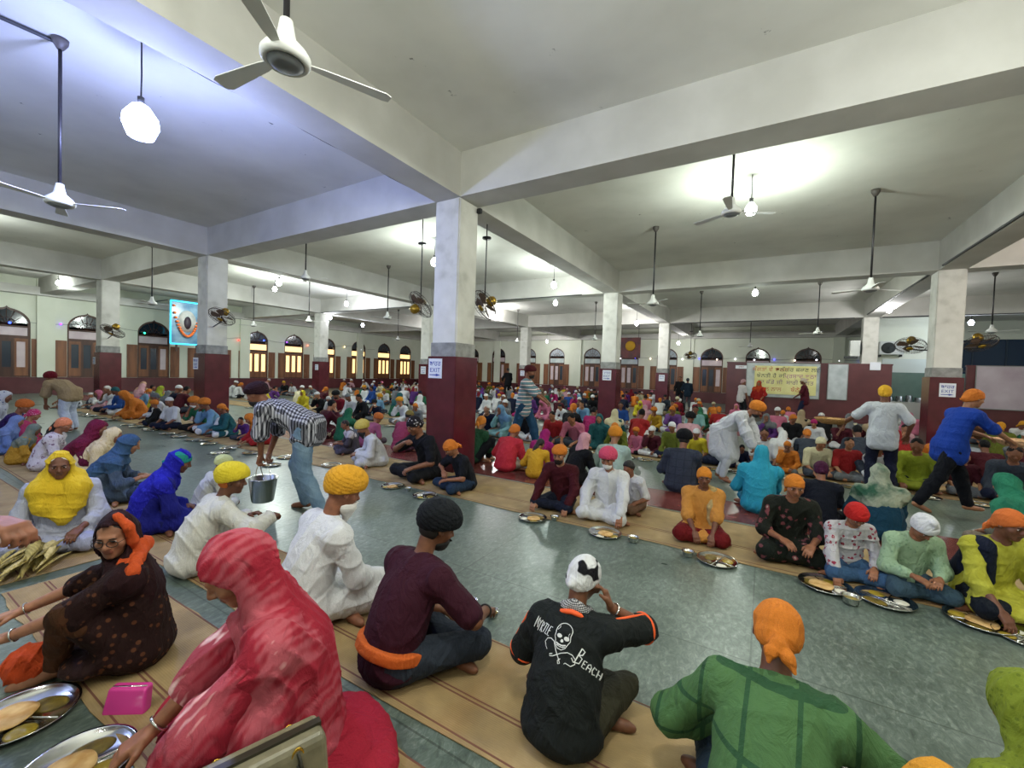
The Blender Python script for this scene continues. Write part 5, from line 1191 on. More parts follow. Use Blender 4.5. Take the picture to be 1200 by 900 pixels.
# collar of his shirt
def collar(root, P, mat):
    b = MB(); c = P.NB+P.T[2]*.045; F = P.F[2]
    for s in (-1, 1):
        b.add([c+F @ Vector(q) for q in ((s*.005, .075, -.03), (s*.045, .07, -.055), (s*.075, .03, -.01), (s*.06, .02, .02), (s*.02, .06, .0))], [(0, 1, 2, 3, 4)])
    o = b.build('collar', mat, root); md = o.modifiers.new('thick', 'SOLIDIFY'); md.thickness = .004; return o
collar(rr, P2, c_('e2e2e4'))
b = MB()
P3 = Pose(lean=(5, 12, 18), rh=(.10, .40, .16), lh=(-.10, .42, .15), pitch=-8, fat=1.02)
ro3 = front(826, 547, 'woman in orange kurta with orange kerchief and dark red trousers', P3, dict(style='kurta', sleeve=1.1, top=c_('dc9038'), bottom=c_('7a0f14'), bg=.03, head=[('hair', HAIR), ('kerchief', c_('ee8a1e'))], skin='6a4230'), rz=190, seed=32)
sd = SD(); F = P3.F[2]; sd.chain([P3.NB+F @ Vector((-.05, -.06, .03)), P3.shL+F @ Vector((.07, .0, .065)), P3.sp[2]+F @ Vector((-.09, .12, .02)), P3.sp[1]+Vector((-.10, .15, .0)), P3.H+Vector((-.12, .20, .05))], [.035, .045, .05, .05, .04], .03); sd.disp = folds(7, .006); child('stole', sd_mesh('stole', sd, .008, [c_('c2a468')]), ro3)
P4 = Pose(lean=(8, 18, 26), rh=(.12, .40, .26), lh=(-.12, .42, .24), pitch=-14)
front(933, 556, 'woman in dark floral dress with an orange kerchief', P4, dict(style='kurta', sleeve=1.2, top=c_('1c2018', 'floral', '8a4448', .8), bottom=c_('141c14', 'floral', '7a4048', .8), bg=.03, head=[('hair', HAIR), ('kerchief', c_('e8801e'))], skin='8a5a40'), rz=190, seed=33)
P5 = Pose(lean=(8, 16, 26), rh=(.24, .42, .12), lh=(-.14, .36, .2), pitch=-38)
front(1009, 597, 'small child in floral shirt with a red head cloth', P5, dict(sleeve=1.7, top=c_('cdc9cc', 'floral', 'b02a4a', 1.2), bottom=c_('3a5f8a'), head=[('bandana', c_('d81f1c')), ('hair', HAIR)], skin='8a5a40', hs=1.22), rz=195, Y=4.95, seed=34, s0=.62)
P6 = Pose(lean=(8, 18, 30), rh=(.10, .38, .26), lh=(-.10, .38, .26), pitch=-42, yaw=6)
front(1092, 611, 'small child in pale green shirt with a white head cloth', P6, dict(sleeve=1.7, top=c_('a4c49c', 'dots', '8ab088', .6), bottom=c_('3a5568'), head=[('patka', c_('e6e6ea')), ('hair', HAIR)], skin='8a5a40', hs=1.22), rz=195, Y=4.9, seed=35, s0=.62)
P7 = Pose(lean=(8, 18, 26), rh=(.20, .44, .14), lh=(-.16, .40, .18), pitch=-14, yaw=10)
rw = front(1192, 598, 'woman in yellow kurta with navy vest and orange kerchief at the right edge', P7, dict(style='kurta', sleeve=1.3, top=c_('b8b42a', 'mottle', 'c8c43a', 2), bottom=c_('101826'), head=[('hair', HAIR), ('kerchief', c_('e8702a'))], skin='6a4230'), rz=200, Y=4.9, seed=36)
sd = SD(); F = P7.F[2]; sd.rc(P7.shR+F @ Vector((-.05, .04, .03)), P7.sp[1]+Vector((.10, .10, 0)), .075, .085, .03); sd.rc(P7.shR+F @ Vector((-.05, .0, .02)), P7.sp[1]+Vector((.12, -.06, 0)), .07, .085, .03); sd.disp = folds(4, .005); child('vest', sd_mesh('vest', sd, .008, [c_('141c34')]), rw)
# two boys and the man left of the central pillar
P8 = Pose(lean=(10, 22, 34), rh=(.06, .38, .50), lh=(-.20, .42, .22), re=(1, .2, -.6), pitch=-28, curl=.9, yaw=8)
rb = front(481, 489, 'boy in black sports t-shirt with a patterned kerchief eating', P8, dict(sleeve=.8, top=c_('14151c'), bottom=c_('17191f'), head=[('hair', HAIR), ('bandana', c_('1e1a20', 'dots', 'd0c8d0', .6))], skin='7a4e38'), rz=165, Y=5.2, seed=37, s0=.85)
P9 = Pose(lean=(12, 26, 36), rh=(.16, .34, .30), lh=(-.06, .40, .22), re=(1, .0, -.3), pitch=-40)
rb2 = front(522, 518, 'small boy in black t-shirt with orange kerchief beside the central pillar', P9, dict(sleeve=.7, top=c_('15171f'), bottom=c_('1f3450'), head=[('hair', HAIR), ('kerchief', c_('e87a1e'))], skin='8a5a40', hs=1.08), rz=160, Y=5.0, seed=38, s0=.75)
P10 = Pose(lean=(14, 28, 38), rh=(.14, .40, .24), lh=(-.06, .42, .24), pitch=-26, legs='cross')
rm = front(420, 492, 'man in white kurta with pale yellow turban and black beard bending to eat', P10, dict(style='kurta', sleeve=1.85, top=WHITE, bottom=c_('d4d4d8'), head=[('turban_round', c_('dcc254')), ('beardlong', HAIR)], skin='8a5a40', loose=.02), rz=150, Y=5.3, seed=39)
front(402, 492, 'woman in grey top and pale checked scarf left of the pale yellow turban', Pose(lean=(8, 18, 26), rh=(.1, .4, .3), lh=(-.1, .4, .3)), dict(style='kurta', sleeve=1.2, top=c_('4a4450'), bottom=c_('54506a'), head=[('hair', HAIR)], dup=c_('c8b8bc', 'check', 'd8d8e0', 2), dupk=dict(hood=False, back=.6)), rz=150, Y=5.7, seed=40, ey=False)

# --- row behind them, back to back, facing away
def back(u, v, label, P, wear, rz=0, Y=6.4, seed=0, s0=.95, vox=(.009, .010)): return hero(u, v, Y, rz, P, wear, label, seed=seed, s0=s0, ey=False, vox=vox)
back(446, 484, 'person in dusty pink shirt bent forward left of the central pillar', Pose(lean=(16, 34, 52), pitch=-30), dict(sleeve=.9, top=c_('b0587e'), bottom=c_('5a4a54'), head=[('turban', c_('d8702a'))]), seed=41)
back(482, 481, 'person in magenta shirt with an olive cap left of the central pillar', Pose(lean=(10, 22, 32)), dict(sleeve=.9, top=c_('a83a5e'), bottom=c_('5a3a4a'), head=[('hair', HAIR), ('skullcap', c_('8a7a3a'))]), seed=42)
back(566, 487, 'person in green shirt with orange kerchief just right of the central pillar', Pose(lean=(10, 24, 36), legs='oneup'), dict(sleeve=1.85, top=c_('1f5236'), bottom=c_('10141e'), head=[('hair', HAIR), ('kerchief', c_('ee8a2a'))]), Y=6.5, seed=43)
back(606, 497, 'man in coral red t-shirt with orange headband, back turned', Pose(lean=(10, 24, 38), yaw=-20, fat=1.1, w=1.06), dict(sleeve=.95, top=c_('d42a3a'), bottom=c_('b0a090'), head=[('hair', HAIR), ('bandana', c_('e07a2a'))], loose=.022), Y=6.35, seed=44)
back(642, 503, 'woman in magenta scarf between the coral t-shirt and the yellow shawl', Pose(lean=DEEP, yaw=-30), dict(style='kurta', sleeve=1.2, top=c_('a81a6a'), bottom=c_('7a1a5a'), dup=c_('b01a72')), Y=6.7, seed=45)
back(636, 514, 'woman in a golden yellow shawl with a long black plait', Pose(lean=(12, 28, 42), pitch=-30, yaw=-20), dict(style='kurta', sleeve=1.2, top=c_('d69a14'), bottom=c_('d69a14'), head=[('hairlong', HAIR)], dup=c_('e2a61a'), dupk=dict(back=1.2, face=.09, hood=False)), Y=6.25, rz=10, seed=46)
back(688, 507, 'woman in black with a pale pink headscarf seen from the side', Pose(lean=(8, 20, 30), yaw=-14, pitch=-10), dict(style='kurta', sleeve=.9, top=c_('0e1016'), bottom=c_('101218'), head=[('hair', HAIR)], dup=c_('d89aa4'), dupk=dict(cape=False, face=.088, front=False)), rz=-25, Y=6.3, seed=47)
back(722, 499, 'person in pale aqua shirt and orange turban behind the pink turban', Pose(lean=(10, 22, 32), fat=1.1, w=1.06), dict(style='kurta', sleeve=1.85, top=c_('a9c4bf'), bottom=c_('9ab4b0'), head=[('turban', c_('ea8e1c'))], loose=.025), Y=6.6, rz=8, seed=48)
back(803, 502, 'broad man in slate blue shirt and black turban, back turned', Pose(lean=(6, 14, 22), fat=1.15, w=1.12), dict(sleeve=1.7, top=c_('343a4c', 'lines', '2a3040', .8), bottom=c_('1c2028'), head=[('turban_round', c_('0f1118')), ('hairnape', HAIR)], loose=.02), Y=6.9, seed=49)
back(893, 521, 'woman in sky blue scarf and dress, back turned', Pose(lean=(6, 14, 22), fat=1.12, w=1.05), dict(style='kurta', sleeve=1.2, top=c_('1f9cc0'), bottom=c_('1f8cb0'), dup=c_('24a6c8'), dupk=dict(back=1.25)), Y=6.5, seed=50)
back(962, 540, 'boy in navy t-shirt with a plum head cloth, back turned', Pose(lean=(8, 18, 26)), dict(sleeve=.8, top=c_('0f1424'), bottom=c_('101420'), head=[('bandana', c_('4a1238')), ('hairnape', HAIR)]), Y=6.2, seed=51)
back(1030, 543, 'woman in teal dress with a green and cream scarf, back turned', Pose(lean=(8, 18, 26), fat=1.15, w=1.1), dict(style='kurta', sleeve=1.5, top=c_('10405a'), bottom=c_('104a66'), dup=c_('2c5c46', 'mottle', 'a8b098', .7), dupk=dict(back=1.05)), Y=6.25, seed=52)
back(1172, 553, 'person under a bright green scarf with khaki trousers and a raised knee', Pose(lean=(12, 28, 40), legs='oneup'), dict(style='shirt', sleeve=1.2, top=c_('7a7a68'), bottom=c_('8a7a68'), dup=c_('1f7a5c', 'mottle', '2a8a66'), dupk=dict(back=1.2)), Y=6.4, rz=35, seed=53)
back(735, 541, 'child in white behind the pink-turbaned man', Pose(lean=(8, 18, 30), pitch=-20), dict(sleeve=.9, top=c_('dcdce0'), bottom=c_('7a5a44'), head=[('hair', HAIR)], hs=1.15), rz=160, Y=5.6, seed=54, s0=.65)

# --- people on their feet
PCH = Pose(hipz=.90, lean=(48, 62, 72), pitch=-20, rh=(.10, .50, .50), lh=(-.05, .48, .47), re=(1, -.1, .2), le=(-1, -.1, .2), legs='bend', ra=(.12, .05, .08), la=(-.10, -.22, .08), curl=1.2, rd=(0, .2, -1), ld=(0, .2, -1))
rc_ = hero(292, 464, None, 125, PCH, dict(sleeve=.95, top=c_('26262e', 'checky', 'c8c8d2', 1.5), bottom=c_('7d9ab2', 'mottle', '6a88a4', 1), head=[('turban_low', c_('2c101c')), ('beard', HAIR)], ankle=.97, bg=.02, loose=.03, tg=.02), 'server in black and white checked shirt bending over with a bucket', s=1.0, seed=60, vox=(.0065, .008))
def standing_at(r, P, x, y, s, rz, label=None): r.location = (x, y, 0); r.scale = (s, s, s); r.rotation_euler = (0, 0, RAD(rz))
gx = atz(358, 600); standing_at(rc_, PCH, gx.x, gx.y, 1.10, 119)
PKB = Pose(hipz=.92, lean=(30, 48, 66), pitch=-30, rh=(.12, .62, .50), lh=(-.12, .55, .55), re=(1, -.1, .1), le=(-1, -.1, .1), legs='bend', curl=.8, rd=(0, .3, -1), ld=(0, .3, -1), la=(-.1, -.15, .08))
rk_ = hero(893, 471, 8.2, 250, PKB, dict(style='kurta', sleeve=1.9, top=c_('dcdde2'), bottom=c_('d4d6dc'), head=[('turban', c_('ee8420')), ('beard', HAIR)], loose=.03, tg=.03, amp=.012), 'server in white kurta and orange turban bending over the seated people', seed=61, s0=1.0, vox=(.009, .010))
sd = SD(); P_ = PKB; sd.rc(P_.sp[1]+Vector((0, -.05, 0)), P_.H+Vector((0, -.04, -.35)), .14, .20, .08); sd.rc(P_.H, P_.H+Vector((0, .06, -.42)), .15, .19, .08); sd.disp = folds(4, .014, 24, (1, 0, 0)); child('kurta_skirt', sd_mesh('kurta_skirt', sd, .011, [c_('dcdde2')]), rk_)
PWT = Pose(hipz=.90, lean=(0, 2, 4), pitch=-6, rh=(.30, .12, .90), lh=(-.50, .26, 1.04), re=(1, -.6, -.6), le=(-.6, -.6, -.8), legs='stand', ra=(.13, .02, .08), la=(-.13, .02, .08), yaw=4)
rt = hero(1037, 451, 9.1, -8, PWT, dict(sleeve=.8, top=c_('cfd3da'), bottom=c_('141a34'), head=[('hair', HAIR), ('bandana', c_('eeb01e'))], loose=.025, ankle=.97, bg=.02), 'man standing in white t-shirt and yellow head cloth, back turned, holding a bread basket', seed=62, s0=1.0, vox=(.009, .010))
PBL = Pose(hipz=.90, lean=(14, 20, 26), pitch=-14, rh=(.12, .56, 1.02), lh=(-.16, .50, 1.04), re=(1, -.3, -.6), le=(-1, -.3, -.6), legs='stand', ra=(.10, -.42, .12), la=(-.10, .34, .08), rk=(0, 1, 0), lk=(0, 1, .2), rf=(0, 1, -.5), lf=(0, 1, -.1), yaw=-4)
rbl = hero(1146, 456, 8.1, -68, PBL, dict(sleeve=.9, top=c_('1440b0'), bottom=c_('0c0f1a'), head=[('hair', HAIR), ('bandana', c_('e87a24'))], loose=.02, bg=.02, ankle=.93), 'server in bright blue polo shirt and orange head cloth striding to the right', seed=63, s0=1.0, vox=(.009, .010))
PST = Pose(hipz=.92, lean=(4, 7, 9), pitch=-12, rh=(.14, .46, 1.02), lh=(-.14, .44, 1.02), legs='stand', ra=(.1, -.3, .1), la=(-.1, .28, .08), re=(1, -.5, -.5), le=(-1, -.5, -.5))
rst = hero(624, 426, 8.3, -75, PST, dict(sleeve=.95, top=c_('6c97a4', 'stripes', 'b05a68', 1.6), bottom=c_('1f4a70'), head=[('turban_low', c_('5a1a22')), ('beard', HAIR)], loose=.03, bg=.03), 'tall man in teal and pink striped shirt walking through the crowd', seed=64, s0=1.0, vox=(.010, .011))
PTB = Pose(hipz=.90, lean=(45, 62, 78), pitch=-20, rh=(.10, .55, .42), lh=(-.12, .55, .42), re=(1, 0, 0), le=(-1, 0, 0), legs='bend', la=(-.1, -.15, .08), curl=1)
rtb = hero(50, 446, None, 112, PTB, dict(sleeve=.9, top=c_('b09468'), bottom=c_('cdd6e4'), head=[('turban', c_('7a0f1e'))], loose=.03, bg=.03, tg=.03), 'server in tan shirt and crimson turban bending over at the far left', s=1.0, seed=65, vox=(.011, .012))
p = atz(82, 505); rtb.location = (p.x, p.y, 0)
# far figures on their feet
def far_stand(u, v, Y, rz, top, bot, hat, label, seed, sleeve=.8, dup=None):
    w = dict(sleeve=sleeve, top=c_(top), bottom=c_(bot), head=[('hair', HAIR)]+([hat] if hat else []))
    if dup: w['dup'] = c_(dup); w['style'] = 'kurta'
    return hero(u, v, Y, rz, Pose(hipz=.90, lean=(2, 4, 6), pitch=-5, rh=(.24, .16, .84), lh=(-.2, .3, .96), re=(1, -.6, -.4), le=(-1, -.6, -.4), legs='stand'), w, label, seed=seed, s0=1, vox=(.017, .018), fine=False)
far_stand(872, 444, 22.3, -60, 'dcd6d8', '22242c', ('bandana', c_('c89aa0')), 'far man in white shirt standing before the partition', 70)
far_stand(889.5, 446, 22.4, 170, 'b8201c', 'a01a18', None, 'far woman in bright red standing before the yellow sign', 71, 1.5, 'd8481e')
far_stand(941, 443, 22.0, 80, '5a1424', '1c2448', ('bandana', c_('d8c8b0')), 'far man in wine red shirt walking past the yellow sign', 72)
far_stand(797, 441, 27.0, 180, '14161c', '14161c', None, 'far person in black standing left of the pair by the back door', 73, 1.8)
far_stand(806, 443, 25.5, 20, '22384e', '5a5f66', ('skullcap', c_('3a4a58')), 'far man in blue jacket standing by the back wall', 74, 1.8)
far_stand(595, 431, 24, 60, '12141a', '14161c', None, 'far figure in black standing left of the striped man', 75, 1.8)
# ------------------------------------------------------------------ the crowd
NAMED = dict(white='dfe0e2', cream='d8cfa8', orange='d9761e', amber='dd9418', yellow='d8c420', gold='c4961c', red='a81c20', crimson='8a1426', maroon='4e1220', pink='cc6a88', rose='d09aa4', magenta='b01c66', purple='5a2a7a', violet='7a4a9a', navy='141c38', blue='1f4a9a',
             sky='6f9fc4', aqua='7fb4b4', teal='1c5a62', green='1f6a48', olive='66701e', lime='9aa824', khaki='8a7f5e', brown='5a3824', tan='b09a76', black='15161a', grey='70757a', slate='3a4250', mustard='b08420', peach='d8a888')
HWN = dict(T=('turban', 'turban'), K=('kerchief', 'kerchief'), B=('head cloth', 'bandana'), C=('cap', 'skullcap'), P=('topknot cloth', 'patka'), S=('scarf', None), H=('hair', 'hair'))
CP = [Pose(lean=DEEP, rh=(.14, .42, .13), lh=(-.16, .38, .17), pitch=-22), Pose(lean=(10, 22, 32), rh=(.06, .34, .56), lh=(-.14, .40, .18), pitch=-14, curl=.9),
      Pose(lean=(4, 10, 16), rh=(.18, .36, .16), lh=(-.18, .36, .16), pitch=-8), Pose(lean=(18, 36, 52), rh=(.16, .52, .12), lh=(-.12, .50, .14), pitch=-34), Pose(lean=(8, 18, 26), rh=(.16, .44, .2), lh=(-.18, .42, .24), pitch=-16, legs='oneup', yaw=15)]
ROWS = [(1.9, 0), (5.2, 180), (6.4, 0), (9.7, 180), (10.95, 0), (14.2, 180), (15.5, 0), (18.7, 180), (19.95, 0), (23.1, 180), (24.5, 0), (27.6, 180), (28.9, 0)]
CROWD = []; taken = {}
def crowd(u, v, hw, hc, cc, force=None, face=None):
    rnd = random.Random(int(u*13+v*7)); pi = rnd.choice([0, 0, 1, 1, 2, 3, 4]) if hw != 'S' else rnd.choice([0, 1, 2, 3]); P = CP[pi]
    dz = .172 if hw == 'T' else .132; best = None
    P.top = P.HM @ Vector((0, 0, dz)); tp = P.top
    for i, (Y, f) in enumerate(ROWS):
        if i == 0: continue
        a = RAD(f); q = Matrix.Rotation(a, 3, 'Z') @ Vector((tp.x, tp.y, 0)); s = .95
        for _ in range(8): p = aty(u, v, Y+q.y*s); s = .5*s+.5*max(.6, min(1.3, p.z/tp.z))
        e = abs(s-.96); xx = p.x-q.x*s
        if i == 1 and xx > -7.7: continue
        if i == 2 and -8.2 < xx < 2.9: continue
        if best is None or e < best[0]: best = (e, i, s, p.x-q.x*s, Y)
    e, i, s, x, Y = best; s = min(1.08, max(.62, s))
    if Y > 22.3 and -2.2 < x: return
    if x < XL+1 or x > XR-1: return
    for ix in range(4):
        for iy in range(4):
            if abs(x-CX[ix]) < .62 and abs(Y-CY[iy]) < .62: Y = CY[iy]-.75 if ROWS[i][1] == 0 else CY[iy]-.8
    for (tx, ty) in taken.get(i, []):
        if abs(tx-x) < .46 and abs(ty-Y) < .5: Y += .0; x += (.46 if x > tx else -.46)*.6
    taken.setdefault(i, []).append((x, Y)); CROWD.append([i, x, Y, s, pi, hw, hc, cc, rnd.random()])
DATA = """148 447 S peach cream|157 451 H black grey|138 455 S orange orange|132 453 B teal blue|127 452 H grey white|113 457 S pink rose|105 460 C white white|155 462 T orange white|167 449 S rose pink|172 455 K orange sky|190 452 S lime yellow|211 451 C white navy|203 458 S grey slate|196 468 T orange black|223 464 T orange green|238 466 T orange sky|252 472 K orange teal|218 452 H black maroon|180 460 B grey white|290 486 S orange red|272 492 H black purple
278 446 C white white|283 448 K orange white|297 448 K orange white|305 443 C white white|307 452 T gold yellow|316 444 C white rose|331 446 B gold black|340 448 H black white|323 452 H black purple|363 452 H grey grey|372 459 C white black|380 464 B white white|382 453 K orange maroon|388 457 T black crimson|397 457 C white slate|404 461 C grey white|400 449 H black white|423 466 T black navy|413 478 S green green|414 489 K orange grey|390 466 H black maroon
448 461 T amber sky|448 455 B gold white|469 464 T amber white|484 472 K orange grey|473 444 B gold cream|438 446 C white blue|425 445 C white white|412 444 C white rose|461 447 C white white|470 460 S teal green|478 452 C white white|493 462 S white white|435 452 H black blue|422 462 H black black|456 452 H black olive|404 444 C white orange|488 448 H black crimson
567 474 H grey navy|582 474 S sky aqua|595 475 K orange black|593 468 C white grey|588 462 H grey grey|602 460 K orange navy|570 461 C white white|577 452 K orange white|598 449 C white white|561 456 C white sky|583 451 H black sky|637 469 S pink pink|648 482 H black red|657 474 H black white|660 462 C grey slate|667 461 S magenta magenta|672 472 K orange black|686 469 H black sky|678 465 C white brown|683 486 H black pink|693 484 S teal teal|697 476 H black magenta|723 479 S cream teal|718 496 K orange olive|741 500 T orange pink|689 455 C white orange|647 452 C white grey|655 455 H black cream|665 455 C rose rose|640 458 H grey green|708 464 S brown brown|624 452 C white white|612 453 H black grey
740 456 S crimson crimson|748 470 S yellow yellow|749 478 H black red|758 475 S rose rose|767 461 K orange orange|771 477 T orange gold|787 469 H black black|792 476 K orange violet|799 474 H black aqua|809 482 T black rose|822 470 K orange white|824 478 S green green|843 476 K orange red|778 493 B white olive|800 501 C white yellow|763 500 C white maroon|838 496 H black white|844 492 T pink rose|747 459 C white gold|757 462 H black pink|732 462 H black navy|775 466 K orange white|729 470 H black blue
926 477 K orange pink|935 478 C white pink|942 486 K orange black|952 483 C white black|961 481 S tan black|970 490 K orange maroon|983 484 S tan maroon|995 484 S grey cream|950 491 B magenta white|908 485 S grey purple|946 503 K orange slate|930 506 S white peach|903 515 K orange orange|958 512 B cream cream|994 516 H black white|1007 513 H black red|867 538 H black navy|882 500 H black white
1067 484 S pink pink|1082 505 S red red|1091 502 H black orange|1100 507 B white maroon|1057 512 H black lime|1151 492 K orange brown|1168 494 K amber olive|1188 496 S green green|1199 493 K amber white|1172 521 H black slate|1199 535 H black mustard|1147 530 H black maroon|1060 497 H black rose|1121 512 H black maroon|1040 500 H black slate"""
for ln in DATA.split('\n'):
    for q in ln.split('|'):
        u, v, h, a, b_ = q.split(); crowd(float(u), float(v), h, a, b_)
# fill the far rows with the mix of colours seen there
rnd = random.Random(5)
PAL = ['white']*6+['cream', 'rose', 'sky', 'grey', 'slate', 'navy', 'black', 'black', 'maroon', 'crimson', 'pink', 'orange', 'teal', 'green', 'purple', 'yellow', 'blue', 'tan', 'olive', 'magenta']
def fill(i, x0, x1, step, lim):
    Y, f = ROWS[i]; x = x0+rnd.random()*.4; n = 0
    while x < x1 and len(CROWD) < lim:
        ok = all(abs(tx-x) > .58 for tx, ty in taken.get(i, [])) and not any(abs(x-CX[a]) < .6 and abs(Y-CY[b_]) < .6 for a in range(4) for b_ in range(4))
        if ok:
            hw = rnd.choice('CCCCTKKHHSSB'); hc = {'C': 'white', 'H': 'black'}.get(hw) or (rnd.choice(['orange', 'orange', 'amber', 'white', 'navy', 'crimson', 'maroon']) if hw in 'TKB' else rnd.choice(['pink', 'green', 'rose', 'cream', 'teal', 'magenta', 'white', 'red', 'yellow', 'purple']))
            CROWD.append([i, x, Y+rnd.uniform(-.1, .1), rnd.uniform(.88, 1.02), rnd.choice([0, 1, 2, 3, 4]) if hw != 'S' else rnd.choice([0, 1, 2]), hw, hc, hc if hw == 'S' and rnd.random() < .6 else rnd.choice(PAL), rnd.random()])
        x += step+rnd.uniform(-.08, .18)
LIM = 238
for a in ((1, -21, -9.5, .95), (4, -17.5, -6, 1.15), (5, -17, -2, .95), (3, -15, -6, 1.2), (6, -19, -2, 1.2), (7, -20, -5, 1.1), (8, -21, -6, 1.3), (9, -23, -8, 1.3), (5, 1, 8, 1.2), (7, -4, 1, 1.4), (10, -24, -9, 1.5), (11, -25, -11, 1.6)): fill(*a, LIM)
ORD = ['first', 'second', 'third', 'fourth', 'fifth', 'sixth', 'seventh', 'eighth', 'ninth', 'tenth', 'eleventh', 'twelfth', 'thirteenth']
def ordn(n): return ORD[n-1] if n <= 13 else '%d%s' % (n, {1: 'st', 2: 'nd', 3: 'rd'}.get(n % 10 if not 10 < n % 100 < 14 else 0, 'th'))
CROWD.sort(key=lambda c: (c[0], c[1]))
for _ in range(12):          # nobody sits in a neighbour's lap
    for a, c in zip(CROWD, CROWD[1:]):
        g = .60*(a[3]+c[3])/2
        if a[0] == c[0] and c[1]-a[1] < g and abs(a[2]-c[2]) < .6: d = (g-(c[1]-a[1]))/2; a[1] -= d; c[1] += d
for c in CROWD:
    for X_ in CX:
        for Y_ in CY:
            if abs(c[1]-X_) < .8 and abs(c[2]-Y_) < .97: c[2] = Y_-1.05 if c[2] < Y_ else Y_+1.05
cnt = {}
SKC = ['7a4e38', '8a5a40', '6a4230', '94664a']
for i, x, Y, s, pi, hw, hc, cc, rr_ in CROWD:
    P = CP[pi]; cnt[i] = cnt.get(i, 0)+1
    far = Y > 12.5; vox = (.021, .022) if far else (.013, .0135)
    top = c_(NAMED[cc]); st = 'kurta' if (hw == 'S' or rr_ < .3) else 'shirt'
    sl = .9 if (st == 'shirt' and rr_ > .5) else 1.85
    head = [('hair', HAIR)] if hw in 'SHKB' else []
    hm = HWN[hw][1]
    if hw == 'H': head = [('hair', c_(NAMED['black']) if hc == 'black' else GREYB)]
    elif hm: head.append((('turban', 'turban_round', 'turban_low')[int(rr_*30) % 3] if hw == 'T' else hm, c_(NAMED[hc])))
    if hw == 'T' and rr_ > .35: head.append(('beard', HAIR if rr_ < .8 else WHITEB))
    bot = c_(NAMED[['navy', 'black', 'slate', 'white', 'grey', 'tan'][int(rr_*60) % 6]]) if hw != 'S' else top
    wear = dict(style=st, sleeve=sl, top=top, bottom=bot, head=head, skin=SKC[int(rr_*40) % 4])
    if hw == 'S': wear['dup'] = c_(NAMED[hc])
    lab = '%s and %s, %s from left in %s row back, facing %s' % (cc+(' shirt' if st == 'shirt' else ' kurta'), ('bare '+hc+' hair') if hw == 'H' else hc+' '+HWN[hw][0], ordn(cnt[i]), ordn(i+1), 'us' if ROWS[i][1] else 'away')
    r = person(P, wear, vox, key=('crowd', pi, far), label=lab, fine=not far, seed=(pi+1)*3)
    r.name = 'person'; r['group'] = 'people seated on the floor in the %s row back' % ordn(i+1)
    r.location = (x, Y, 0); r.rotation_euler = (0, 0, RAD(ROWS[i][1]+(rr_-.5)*36)); r.scale = (s, s, s)

# the rest of the crowd, packed far back: one object
def low_figure(pi):
    P = CP[pi]; out = []
    sd = SD(); torso(sd, P, .02, .06); legs(sd, P, .02); arm(sd, P.shR, P.eR, P.wR, .01, 2); arm(sd, P.shL, P.eL, P.wL, .01, 2); sd.pl((0, 0, 1), (0, 0, .0)); out.append((surf(sd, .034), 0))
    sd = SD(); headsd(sd, P.HM, fine=False); sd.rc(P.NB, P.NT+Vector((0, 0, .03)), .055, .05, .02); sd.el(P.wR, (.04, .05, .03)); sd.el(P.wL, (.04, .05, .03)); out.append((surf(sd, .026), 1))
    sd = SD(); R = P.HM.to_3x3(); sd.el(P.HM @ Vector((0, -.014, .05)), (.096, .115, .085), .02, R); n = R @ Vector((0, -.4, 1)); sd.pl(n, P.HM @ Vector((0, .085, .035))); out.append((surf(sd, .022), 2)); return out
LOWF = [low_figure(i) for i in (0, 1, 2, 3)]
rnd = random.Random(11); vs = []; fs = []; ms = []; base = 0; cols = []; mats_ = []
def mi(m):
    if m not in mats_: mats_.append(m)
    return mats_.index(m)
for i, x0, x1, st_ in ((4, -17, -9, .72), (5, -17.5, -5.5, .66), (6, -19, -1.8, .68), (7, -22, -1.8, .66), (8, -23, -2.2, .7), (9, -24, -3, .72), (10, -26, -5, .75), (11, -27, -6, .8), (12, -27, -8, .9)):
    Y, f = ROWS[i]; x = x0
    while x < x1:
        x += st_*rnd.uniform(.9, 1.2)
        if any(abs(c[2]-Y) < .75 and abs(c[1]-x) < .64 for c in CROWD) or any(abs(x-a) < .65 and abs(Y-b_) < .65 for a in CX for b_ in CY): continue
        a = RAD(f)+rnd.uniform(-.3, .3); s = rnd.uniform(.86, 1.0); R = np.array(((math.cos(a), -math.sin(a), 0), (math.sin(a), math.cos(a), 0), (0, 0, 1)), f32)*s
        cm = [mi(c_(NAMED[rnd.choice(PAL)])), mi(skin(rnd.choice(SKC))), mi(c_(NAMED[rnd.choice(['white', 'white', 'white', 'white', 'orange', 'orange', 'amber', 'black', 'black', 'pink', 'green', 'cream', 'navy'])]))]
        for (V, F), k in rnd.choice(LOWF):
            vs.append(V@R.T+np.array((x, Y, 0), f32)); fs.append(F+base); ms.append(np.full(len(F), cm[k], np.int32)); base += len(V)
V = np.concatenate(vs); F = np.concatenate(fs); me = bpy.data.meshes.new('crowd')
me.vertices.add(len(V)); me.vertices.foreach_set('co', V.ravel().astype(f32)); me.loops.add(F.size); me.loops.foreach_set('vertex_index', F.ravel().astype(np.int32)); me.polygons.add(len(F))
me.polygons.foreach_set('loop_start', np.arange(0, F.size, 4, dtype=np.int32)); me.polygons.foreach_set('loop_total', np.full(len(F), 4, np.int32))
for m_ in mats_: me.materials.append(m_)
me.polygons.foreach_set('material_index', np.concatenate(ms)); me.polygons.foreach_set('use_smooth', np.ones(len(F), bool)); me.update(calc_edges=True)
o = bpy.data.objects.new('crowd', me); COL.objects.link(o); tag(o, 'distant crowd of seated people packed between the far pillars', 'people', None, 'stuff')

